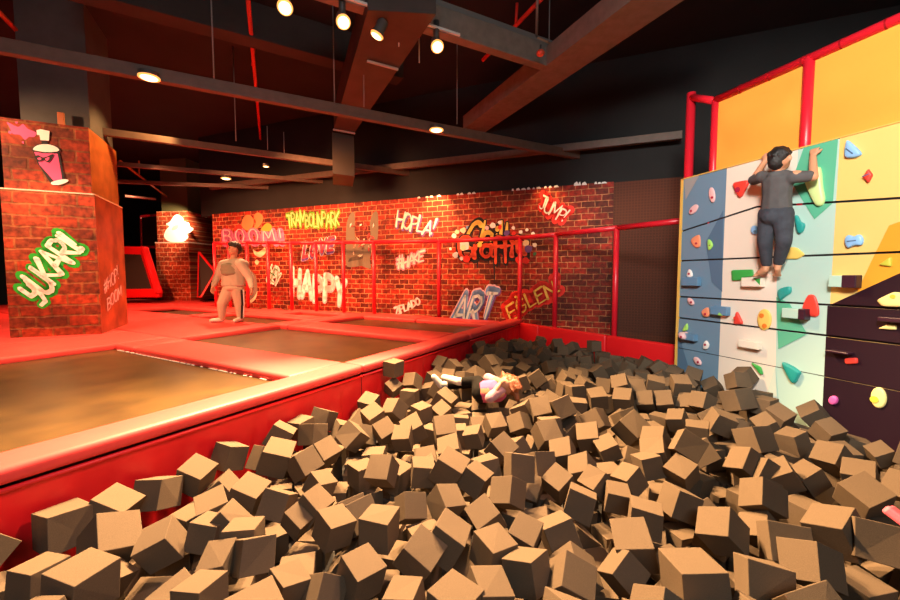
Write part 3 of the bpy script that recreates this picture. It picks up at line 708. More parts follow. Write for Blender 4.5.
def sp(pts, n=4): return smooth_poly(pts, n)
pw = paint('white', (.88, .85, .80)); pk = paint('black', (.015, .012, .015)); pg = paint('green', (.02, .36, .03)); pink = paint('pink', (.85, .10, .28)); ppink = paint('pale_pink', (.85, .52, .58))
pred = paint('bright_red', (.80, .03, .02)); pyel = paint('yellow', (.90, .62, .12)); pblu = paint('blue', (.16, .30, .58)); plil = paint('lilac', (.52, .18, .36)); pgry = paint('concrete', (.18, .15, .10)); plim = paint('lime', (.45, .72, .10)); pcrm = paint('cream', (.85, .66, .45)); ppale = paint('pale_blue', (.62, .70, .74)); pora = paint('orange', (.86, .30, .04)); pora2 = paint('splash_orange', (.86, .22, .08)); pdk = paint('dark_green', (.06, .2, .08)); pvio = paint('violet', (.16, .08, .30))
# --- spray-can pillar
graffiti(PF, 'graffiti', 'yUKARI!', [(40, 305), (84, 244), (56, 231), (14, 290)], [(.46, pg, 0, 0, ''), (.19, pw, 0, 0, 'lettering')], 'white graffiti YUKARI with thick green outline climbing the big pillar', slant=.22, jit=.09, gap=.08, taper=.5, seed=4)
UPF = Plane(PF.pt(0, 0, -.03), PF.d, PF.n)
can = blobs(UPF, 'graffiti', [
 (pink, sp([(7, 122), (18, 127), (23, 124), (28, 129), (36, 132.5), (34.5, 137), (29, 137), (25, 140), (20, 135), (13, 134), (10, 128)], 3), 'spray'), (pink, sp([(9, 131), (12, 131.5), (11, 134), (8.5, 133)]), 'spray_drop'), (pink, sp([(15, 122), (18, 122), (17, 124)]), 'spray_drop'), (pink, sp([(22, 142), (24, 141.5), (24, 144)]), 'spray_drop'),
 (pk, [(33.5, 151), (60, 153), (66, 183), (52, 185), (38, 164)], 'outline'),
 (pink, [(34.5, 152), (58.5, 154), (63.5, 181), (55, 182), (40, 165)], 'can_body'),
 (pk, [(58, 154), (60, 154), (66, 182), (63, 182.5)], 'shade'),
 (pk, sp([(32.5, 150), (36, 145.5), (46, 143.5), (56, 146), (61, 150), (58, 153), (46, 153.5), (36, 152)]), 'shoulder_outline'),
 (pw, sp([(33.5, 149.5), (37, 146), (46, 144.3), (55, 146.5), (59.5, 150), (56, 152), (46, 152.3), (37, 151)]), 'can_shoulder'),
 (pk, [(42, 141), (48, 141), (48, 144.5), (42, 144.5)], 'neck'),
 (pw, [(37, 130.5), (41, 129.5), (50, 131.5), (49.5, 141), (41, 140.5), (40, 135.5), (37.5, 135)], 'cap'),
 (pw, sp([(52, 182.5), (60, 180), (68, 179.5), (68, 182), (60, 185), (53, 185)]), 'can_base'),
 (pk, sp([(35, 157), (39, 155.5), (43, 157.5), (47, 157), (53, 154.5), (54, 156), (50, 162.5), (47, 162), (44, 160.5), (39, 162)]), 'band'),
 (pink, sp([(38, 158.5), (41, 158), (42, 159.8), (39.5, 160.5)]), 'band_gap'), (pink, sp([(46, 159), (50, 157.5), (49, 160.5), (47, 161)]), 'band_gap'),
], 'pink spray can with white cap printed on the upper part of the big pillar')
graffiti(PS, 'graffiti', '#HOP!', [(104, 293), (119, 278.5), (117, 267), (102.5, 282)], [(.10, ppink, 0, 0, '')], 'pale pink hashtag scrawl on the narrow side of the big pillar, upper word', jit=.08, gap=.12)
graffiti(PS, 'graffiti', 'BOOM', [(107.5, 310), (122, 295), (121, 285), (106, 300)], [(.12, ppink, 0, 0, '')], 'pale pink scrawl on the narrow side of the big pillar, lower word', jit=.08, gap=.10)
# --- white splash on the far pillar
UFP = Plane(FPm.pt(0, 0, -.03), FPm.d, FPm.n)
blobs(UFP, 'graffiti', [(pw, sp([(164, 236), (166, 230), (169, 226.5), (166, 224), (170, 221.5), (174, 216), (178, 214.5), (183, 218), (184, 221), (189, 223), (190, 226.5), (194, 229), (190, 232.5), (187, 234), (188.5, 237), (184, 241.5), (176, 242), (168, 241)]), 'splash'), (paint('grey', (.45, .44, .42)), sp([(174, 226), (179, 225), (177, 229), (172, 230)]), 'mark')], 'glaring white splash graphic on the far pillar')
# --- the brick wall
B = BW
blobs(B, 'graffiti', [(pora2, sp([(243, 219), (247, 215), (251, 216), (254, 221), (252, 228), (247, 230.5), (242, 226)]), 'splash'), (pora2, sp([(254, 216), (258, 212.5), (263, 216), (262, 223), (256, 229), (254, 228), (256, 222)]), 'splash'), (pred, sp([(234, 230), (239, 224), (242, 227), (241, 231)]), 'splash'), (pora, sp([(261, 230), (267, 223), (272, 226), (270, 231)]), 'splash')], 'orange paint splats above the pink BOOM graffiti')
graffiti(B, 'graffiti', 'BOOM!', [(225, 244), (283, 243.5), (281, 230.5), (224, 231.5)], [(.46, plil, 0, 0, ''), (.38, paint('boom_pink', (.62, .16, .36)), 0, 0, 'lettering'), (.07, ppink, -.05, .12, 'gloss')], 'fat pink bubble graffiti BOOM above the railing, over the boy in the tracksuit', slant=0, jit=.03, gap=.40, taper=0)
blobs(B, 'graffiti', [(pcrm, sp([(253, 249), (257, 252), (262, 250), (265, 247.5), (266, 252), (261, 257), (255, 255)]), 'cloud'), (pcrm, sp([(255, 262), (257, 259.5), (259, 262), (257, 265)]), 'spot')], 'small cream cloud and star print under the BOOM graffiti')
graffiti(B, 'graffiti', 'HEY', [(268, 278), (278, 286), (281, 274), (271, 265)], [(.5, pw, 0, 0, ''), (.10, pdk, 0, 0, 'lettering')], 'small white sticker-like graffiti with green strokes between two railing posts', jit=.05)
blobs(B, 'graffiti', [(paint('grey_oval', (.20, .16, .13)), sp([(250, 275), (254, 273.5), (257, 282), (257, 294), (253, 301), (250, 302), (248, 296)]), 'oval'), (pcrm, sp([(250, 301), (255, 296), (257.5, 291), (256, 298), (252, 302.5)]), 'rim')], 'dark grey oval print low on the brick wall behind the boy')
graffiti(B, 'graffiti', 'TRAMBOLINPARK', [(288, 227), (340, 224.5), (339, 211.5), (286.5, 215)], [(.40, paint('green_glow', (.14, .42, .02)), 0, 0, ''), (.15, paint('acid', (.78, .85, .30)), 0, 0, 'lettering')], 'yellow-green graffiti TRAMBOLINPARK high on the brick wall', jit=.13, gap=.04, slant=.10, seed=3)
graffiti(B, 'graffiti', 'LOVE', [(303, 258), (334, 251), (334, 239), (304, 244)], [(.46, pw, 0, 0, ''), (.34, pvio, 0, -.05, 'shade'), (.23, paint('love_red', (.62, .06, .10)), 0, .10, 'lettering')], 'violet and red LOVE graffiti with white outline behind the railing', jit=.05, gap=.34, taper=0)
graffiti(B, 'graffiti', 'HAPPY', [(292, 293), (343, 305), (345, 283), (293, 269)], [(.36, ppink, 0, 0, ''), (.25, pw, 0, .02, 'lettering')], 'dripping fat white HAPPY graffiti low on the brick wall', jit=.06, gap=.24, slant=-.05, taper=.15)
random.seed(21); SHARDS = []
for k in range(34):
    x, y = random.uniform(351, 374), random.uniform(223, 256); a_ = random.uniform(0, 3.14); l_ = random.uniform(1.2, 4.0); w_ = random.uniform(.4, 1.1)
    c_, s_ = math.cos(a_), math.sin(a_)
    SHARDS.append((random.choice((paint('dull_red', (.55, .06, .06)), paint('dull_red', (.55, .06, .06)), pw, pcrm, pgry)), [(x - l_ * c_, y - l_ * s_), (x + w_ * s_, y - w_ * c_), (x + l_ * c_, y + l_ * s_), (x - w_ * s_, y + w_ * c_)], 'scribble'))
g = blobs(B, 'graffiti', [(pgry, sp([(346, 240), (347, 222), (352, 212), (355, 216), (355, 236), (360, 240), (370, 238), (370, 222), (374, 212), (378, 214), (378, 236), (374, 250), (370, 258), (371, 268), (366, 268), (362, 266), (350, 267), (346, 263)]), 'stone'),
 (paint('grime', (.09, .07, .05)), sp([(348, 262), (352, 257), (362, 256.5), (362, 259), (352, 261)]), 'shadow_line')] + SHARDS, 'grey stone-coloured print with red and white patches behind the railing')
graffiti(B, 'graffiti', 'HOPLA!', [(396, 227), (434, 235), (437, 221), (395, 211)], [(.24, pvio, .06, -.05, ''), (.14, pw, 0, 0, 'lettering')], 'white graffiti HOPLA beside the bright lamp spot on the brick wall', jit=.12, gap=.02, slant=.22, seed=5)
graffiti(B, 'graffiti', '#HAKE', [(398, 269), (425, 261), (424, 252), (396, 259)], [(.40, paint('pink_glow', (.80, .30, .42)), 0, 0, ''), (.18, pw, 0, 0, 'lettering')], 'glowing white hashtag graffiti below the HOPLA graffiti', jit=.14, gap=.0, slant=.2, seed=2)
graffiti(B, 'graffiti', 'ZIPLADO', [(396, 314.5), (421, 304), (419, 298.5), (394, 308)], [(.30, ppink, 0, 0, ''), (.20, pw, 0, 0, 'lettering')], 'little white graffiti ZIPLADO rising from the pad edge', jit=.10, gap=.10, slant=.1)
# big Graffiti piece
ex = []
random.seed(12)
for x, y, r_, c in ((454, 236, 2.6, pw), (457, 232, 2.4, pcrm), (463, 230.5, 3, pcrm), (468, 227.5, 2.2, pblu), (472, 228.5, 2, pred), (480, 226, 1.8, pw), (487, 228, 2.2, ppink), (493, 225.5, 3.2, pw), (500, 222.5, 2, pw), (500, 227.5, 2.2, pred), (507, 233, 3, pvio), (513.5, 228, 1.8, pw), (514, 233.5, 2.2, pred), (521, 232, 1.8, pw), (527, 230, 1.6, pw), (533, 234, 2, pw), (526, 243, 3.4, pcrm), (529, 249, 4, pvio), (535, 245, 2.4, pw), (535, 254, 2, pdk), (519, 260, 3.6, pred), (526, 260.5, 3.6, pred), (465, 246, 5, ppale), (464, 248, 3, pcrm), (480, 245, 2.6, pyel), (456, 255, 3, ppale), (451, 249, 1.6, pw), (462, 258.5, 2, pw), (467, 259, 3.6, pred)):
    pts = []
    for k in range(10):
        a = 2 * math.pi * k / 10; q = r_ * random.uniform(.8, 1.15); pts.append((x + q * math.cos(a), y + q * math.sin(a)))
    ex.append((c, pts, 'doodle'))
blobs(B, 'graffiti', ex, 'cluster of tiny coloured doodles around the big Graffiti lettering', base=.004)
graffiti(B, 'graffiti', 'Chill', [(464, 250), (510, 248), (508, 221), (468, 226)], [(.34, pk, 0, 0, ''), (.16, pyel, 0, 0, 'lettering')], 'yellow and black Chill graffiti above the red Graffiti lettering', slant=.14, jit=.08, gap=.10, base=.010, seed=6)
graffiti(B, 'graffiti', 'Graffiti', [(460, 260), (530, 255), (526, 236), (456, 240)], [(.36, pk, 0, -.06, ''), (.17, paint('graf_red', (.85, .10, .04)), 0, 0, 'lettering')], 'big red Graffiti lettering with black drips behind the railing', slant=.16, jit=.07, gap=.02, base=.014, seed=2)
dr = [(pk, [(476.5, 258), (478.5, 258), (478, 268), (477, 268)], 'drip'), (pk, [(493, 258), (495.5, 258), (494.8, 282), (494.2, 282)], 'drip'), (pk, [(499, 256), (500.5, 256), (500, 267), (499.4, 267)], 'drip'), (pk, [(488, 256), (489.2, 256), (488.8, 264), (488.3, 264)], 'drip')]
blobs(B, 'graffiti', dr, 'thin black paint drips running down below the red Graffiti lettering', base=.003)
graffiti(B, 'graffiti', 'ART', [(452, 321), (494, 319.5), (499, 293), (457, 294)], [(.44, pvio, .03, -.04, ''), (.36, ppink, -.02, .03, 'halo'), (.30, pblu, 0, 0, 'lettering'), (.12, ppale, -.02, -.1, 'gloss')], 'chunky blue ART graffiti just above the red pad', slant=.22, jit=.16, gap=.22, base=.003, taper=.5, seed=8)
graffiti(B, 'graffiti', 'JUMP!', [(539, 209), (563, 222), (570, 211), (541.5, 196.5)], [(.66, pred, 0, 0, ''), (.13, pw, 0, 0, 'lettering')], 'white JUMP graffiti in a red glow high on the dark brick wall', jit=.10, gap=.06, slant=.12, seed=2)
graffiti(B, 'graffiti', 'EQLEN!', [(511, 320), (561, 290), (555, 278), (504, 307)], [(.62, pred, 0, 0, ''), (.12, pyel, 0, 0, 'lettering')], 'yellow EGLEN graffiti in a red glow rising behind the pit corner', jit=.10, gap=.10, slant=.1, seed=3)

# ================================================================== CEILING STEEL, DUCT, LAMPS
def bl(name, a, b, z0, h, w, m, label, cat='beam'):
    p, q = at_z(*a, z0), at_z(*b, z0)
    o = beam(name, p + V((0, 0, h / 2)), q + V((0, 0, h / 2)), w, h, m); return tag(o, label, cat), p, q
ZB = 3.05
_, bA, bB = bl('ceiling_beam', (-60, 42), (604, 164), ZB, .14, .10, STEEL, 'long brown steel bar crossing the whole hall, carrying two bright downlights')
bl('ceiling_beam', (70, 131), (432, 179), ZB + .02, .11, .09, STEEL, 'second long brown steel bar behind the first, over the trampolines')
wb = beam('ceiling_beam', BW.pt(BW.tz(216, 190)[0], 3.24, .16), BW.pt(BW.tz(680, 150)[0], 3.18, .16), .10, .13, STEEL); tag(wb, 'dark steel bar along the top of the brick wall', 'beam')
bl('ceiling_beam', (20, 158), (350, 186), ZB + .05, .09, .08, STEEL, 'thin third steel bar deep over the far trampolines')
bl('ceiling_beam', (110, 183), (330, 192), ZB + .05, .09, .08, STEEL, 'last thin steel bar in front of the far brick wall')
# wide diagonal beam and the lamp beam
ZD = 3.76
A0, A1, B0, B1 = at_z(463, 129.5, ZD), at_z(668, -28, ZD), at_z(484, 133, ZD), at_z(720, -24, ZD)
prm = prism('ceiling_beam', [A0, A1, B1, B0], ZD, ZD + .26, STEELG); tag(prm, 'wide scuffed grey beam running diagonally up to the dark wall', 'beam')
L0, L1 = at_z(300, -10, ZD), at_z(556, 71, ZD)
ld = (L1 - L0).normalized(); ls = V((-ld.y, ld.x, 0)); ls = ls if ls.y > 0 else -ls
lb = beam('ceiling_beam', L0 + ls * .02 + V((0, 0, .15)), L1 + ls * .02 + V((0, 0, .15)), .14, .30, STEELG); tag(lb, 'grey beam that carries the lamp track, meeting the wide diagonal beam', 'beam')
# cable tray on top of the lamp beam: two rails with rungs
tray = empty('cable_tray', L0.lerp(L1, .5) + V((0, 0, .40))); tag(tray, 'thin perforated cable tray lying along the lamp beam', 'cable tray')
tinv = Matrix.Translation(tray.location).inverted()
GALV = mat('galvanised', (.30, .28, .26), rough=.45, metal=.4)
for s_ in (.0, .20):
    beam('tray_rail', tinv @ (L0 + ls * s_ + V((0, 0, .36))), tinv @ (L1 + ls * s_ + V((0, 0, .36))), .01, .07, GALV, tray, .001)
bm = bmesh.new()
for k in range(28):
    c_ = L0.lerp(L1, (k + .5) / 28) + V((0, 0, .33)); bm_tube(bm, tinv @ c_, tinv @ (c_ + ls * .20), .007, 6)
from_bm('tray_rungs', bm, GALV, tray)
# lamp track with four spotlights
TR0, TR1 = at_z(330, -6, ZD - .06), at_z(459, 36, ZD - .06)
track = beam('lamp_track', TR0 + (TR0 - TR1) * .8 - ls * .02, TR1 - ls * .02, .03, .03, mat('track_white', (.75, .73, .70), rough=.4)); tag(track, 'slim white lamp track below the grey beam', 'lamp track')
LAMPG = mat('lamp_glass', (1, .72, .36), emit=5, ecol=(1, .70, .30))
CANM = mat('lamp_can', (.07, .065, .06), rough=.45)
HALOM = mat('halo_glow', (1, .5, .15), emit=1.1, ecol=(1, .42, .10))  # glowing ring imitating the orange halo around each bulb
def spotlamp(px, py, aim, label, z=ZD - .30):
    c_ = at_z(px, py, z); a = (V(aim) - c_).normalized()
    root = empty('spotlight', c_); tag(root, label, 'spotlight', 'spotlights on the lamp track'); 
    q = a.to_track_quat('Z', 'Y').to_matrix().to_4x4()
    bm = bmesh.new(); bmesh.ops.create_cone(bm, cap_ends=True, segments=20, radius1=.055, radius2=.062, depth=.17, matrix=q @ Matrix.Translation((0, 0, -.09)))
    from_bm('can', bm, CANM, root)
    bm = bmesh.new(); bmesh.ops.create_uvsphere(bm, u_segments=16, v_segments=8, radius=.060, matrix=q @ Matrix.Scale(.35, 4, (0, 0, 1)))
    from_bm('bulb', bm, LAMPG, root, smooth=True)
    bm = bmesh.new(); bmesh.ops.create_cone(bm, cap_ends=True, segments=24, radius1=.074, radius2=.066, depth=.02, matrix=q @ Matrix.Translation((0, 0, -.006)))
    from_bm('halo_ring', bm, HALOM, root)
    tp = c_ - a * .10
    tube('driver_box', (tp - c_) + V((0, 0, .03)), (tp - c_) + V((0, 0, .25)), .035, CANM, root, 14)
    return c_
S1 = spotlamp(285, 8, (-.6, 1.2, -.2), 'glaring spotlight at the outer end of the lamp track')
S2 = spotlamp(343.5, 22.5, (.2, 1.3, -.2), 'glaring spotlight second along the lamp track, before the side-turned one')
S3 = spotlamp(437.5, 47, (.6, 1.5, -.2), 'glaring spotlight at the inner end of the lamp track')
S4 = spotlamp(376.5, 36, (-2.5, 4.5, 0), 'side-turned spotlight aimed down at the trampolines')
DL = []
GLOW = mat('downlight_glass', (1, .8, .5), emit=5, ecol=(1, .70, .30))
for px, py, z, rr, l in ((149, 77.5, ZB - .03, .085, 'bright oval downlight under the long steel bar over the big front bed'), (436.5, 130, ZB - .03, .085, 'bright downlight under the middle of the long steel bar'), (226, 178.5, ZB, .085, 'small downlight far back above the boy in the tracksuit'), (266, 166.5, ZB + .15, .05, 'tiny dim downlight beside the far downlight')):
    c_ = at_z(px, py, z); root = empty('downlight', c_); tag(root, l, 'downlight', 'downlights over the trampolines'); DL.append(c_)
    bm = bmesh.new(); bmesh.ops.create_cone(bm, cap_ends=True, segments=24, radius1=rr + .015, radius2=rr + .015, depth=.05, matrix=Matrix.Translation((0, 0, .028))); from_bm('housing', bm, CANM, root)
    bm = bmesh.new(); bmesh.ops.create_uvsphere(bm, u_segments=20, v_segments=8, radius=rr, matrix=Matrix.Scale(.3, 4, (0, 0, 1))); from_bm('lens', bm, GLOW, root, smooth=True)
    bm = bmesh.new(); bmesh.ops.create_cone(bm, cap_ends=True, segments=24, radius1=rr * 1.22, radius2=rr * 1.22, depth=.012, matrix=Matrix.Translation((0, 0, .0))); from_bm('halo_ring', bm, HALOM, root)
# white dome, red bell
c_ = at_z(467, 23, ZD + .38); bm = bmesh.new(); bmesh.ops.create_uvsphere(bm, u_segments=20, v_segments=10, radius=.12, matrix=Matrix.Translation(c_) @ Matrix.Scale(.6, 4, (0, 0, 1)))
tag(from_bm('detector_dome', bm, WHITE, smooth=True), 'white dome detector half hidden behind the lamp beam', 'detector')
c_ = at_z(540.5, 53, ZD - .02); root = empty('alarm_bell', c_); tag(root, 'small round red alarm bell hanging below the grey lamp beam', 'alarm')
bm = bmesh.new(); bmesh.ops.create_uvsphere(bm, u_segments=16, v_segments=10, radius=.055, matrix=Matrix.Scale(.8, 4, (0, 0, 1))); from_bm('dome', bm, mat('bell_red', (.75, .10, .05), rough=.35), root, smooth=True)
tube('stem', (0, 0, .03), (0, 0, .10), .012, CANM, root)
# red sprinkler pipes
SPR = mat('sprinkler_red', (.75, .03, .015), rough=.4)
def pipe(name, a, b, za, zb, r, m, label, cat='pipe', branch=None):
    root = tube(name, at_z(*a, za), at_z(*b, zb), r, m); tag(root, label, cat)
    if branch: tube('branch', at_z(*branch[0], branch[1]), at_z(*branch[2], branch[3]), r * .7, m, root)
    return root
pipe('sprinkler_pipe', (247, -12), (260.5, 139), 4.3, 4.3, .028, SPR, 'long red sprinkler pipe running straight back under the dark ceiling', branch=((252.5, 66), 4.3, (254.5, 46), 4.55))
pipe('sprinkler_pipe', (545, -5), (483, 60), 4.45, 4.45, .03, SPR, 'red sprinkler pipe passing behind the grey lamp beam', branch=((516, 24), 4.45, (517, 3), 4.70))
pipe('sprinkler_pipe', (-4, 9), (17, 31), 4.2, 4.2, .03, mat('sprinkler_dim', (.55, .06, .02), rough=.5), 'short red pipe in the upper corner beside the dark column')
pipe('orange_pipe', (120, 161), (171, 200), 3.5, 3.5, .028, mat('orange_pipe', (.42, .14, .03), rough=.5), 'orange-brown pipe slanting between the two brick pillars', branch=((139, 176), 3.5, (139, 161), 3.75))
pipe('grey_pipe', (125, 196), (156, 199), 2.9, 2.9, .03, GALV, 'short grey pipe end between the two brick pillars')
# hanger rods
ROD = mat('hanger_rod', (.26, .25, .24), rough=.5)
for i, (x, y, z) in enumerate(((214, 79, ZB + .14), (334.5, 104, ZB + .14), (364, 107, ZB + .14), (457, 124, ZB + .14), (236, 141, ZB + .13), (549, 42, ZD + .33))):
    p = at_z(x, y, z)
    tag(tube('hanger_rod', p, (p.x, p.y, CEILZ), .008, ROD, None, 6), ['thin hanger rod on the long steel bar beside the red pipe', 'thin hanger rod on the long steel bar beside the duct', 'thin hanger rod in front of the duct', 'thin hanger rod near the middle downlight', 'thin hanger rod on the second steel bar', 'thin hanger rod beside the grey conduit above the bell'][i], 'rod', 'hanger rods')
cnd = tube('conduit', at_z(536.5, 38, ZD + .36), at_z(538, -30, CEILZ - .1), .018, GALV); tag(cnd, 'grey conduit rising to the ceiling above the red bell', 'conduit')
tube('hose', at_z(536.5, 38, ZD + .36), at_z(566, 50, ZD + .33), .02, mat('hose_orange', (.55, .22, .10), rough=.5), cnd)
# air duct with hanger brackets
ZA = 3.62
duct = empty('air_duct', at_z(375, 80, ZA)); tag(duct, 'brown rectangular air duct hanging behind the spotlights', 'air duct')
dinv = Matrix.Translation(duct.location).inverted()
DUCT = mat('duct_brown', (.065, .042, .032), rough=.55, vary=.25, vscale=3)
def hexa(name, bot, top, m, parent=None, inv_=Matrix.Identity(4)):
    vs = [inv_ @ p for p in bot] + [inv_ @ p for p in top]; n = len(bot)
    bm = bmesh.new(); bv = [bm.verts.new(v) for v in vs]
    bm.faces.new(bv[:n][::-1]); bm.faces.new(bv[n:])
    for i in range(n): bm.faces.new((bv[i], bv[(i + 1) % n], bv[n + (i + 1) % n], bv[n + i]))
    return from_bm(name, bm, m, parent)
bot = [at_z(368, 10, ZA), at_z(436, 14, ZA), at_z(355, 132, ZA), at_z(334, 129, ZA)]
hexa('duct_body', bot, [p + V((0, 0, .42)) for p in bot], DUCT, duct, dinv)
e0, e1 = at_z(332, 132, ZA - .02), at_z(354, 136, ZA - .02)
dd = V((e0.x * .06, e0.y * .06, 0))
b2 = [at_z(330, 171, ZA - .78).lerp(V((e0.x, e0.y, ZA - .78)), .7), V((e1.x, e1.y, ZA - .78)), V((e1.x, e1.y, ZA - .78)) + dd, V((e0.x, e0.y, ZA - .78)) + dd]
b2 = [V((e0.x, e0.y, ZA - .8)), V((e1.x, e1.y, ZA - .8)), V((e1.x, e1.y, ZA - .8)) + dd * 2, V((e0.x, e0.y, ZA - .8)) + dd * 2]
hexa('duct_drop', b2, [p + V((0, 0, .78)) for p in b2], mat('duct_dark', (.05, .042, .036), rough=.6), duct, dinv)
BRK = mat('bracket_white', (.55, .50, .45), rough=.5)
for (a, b_) in (((367, 61), (398, 69.5)), ((333, 129.5), (355, 133.5))):
    p, q = at_z(*a, ZA - .02), at_z(*b_, ZA - .02); root = beam('hanger_bracket', dinv @ p, dinv @ q, .03, .03, BRK, duct)
    for e in (p, q): tube('bracket_rod', root.matrix_local.inverted() @ (dinv @ e), root.matrix_local.inverted() @ (dinv @ (e + V((0, 0, .5)))), .008, BRK, root, 6)
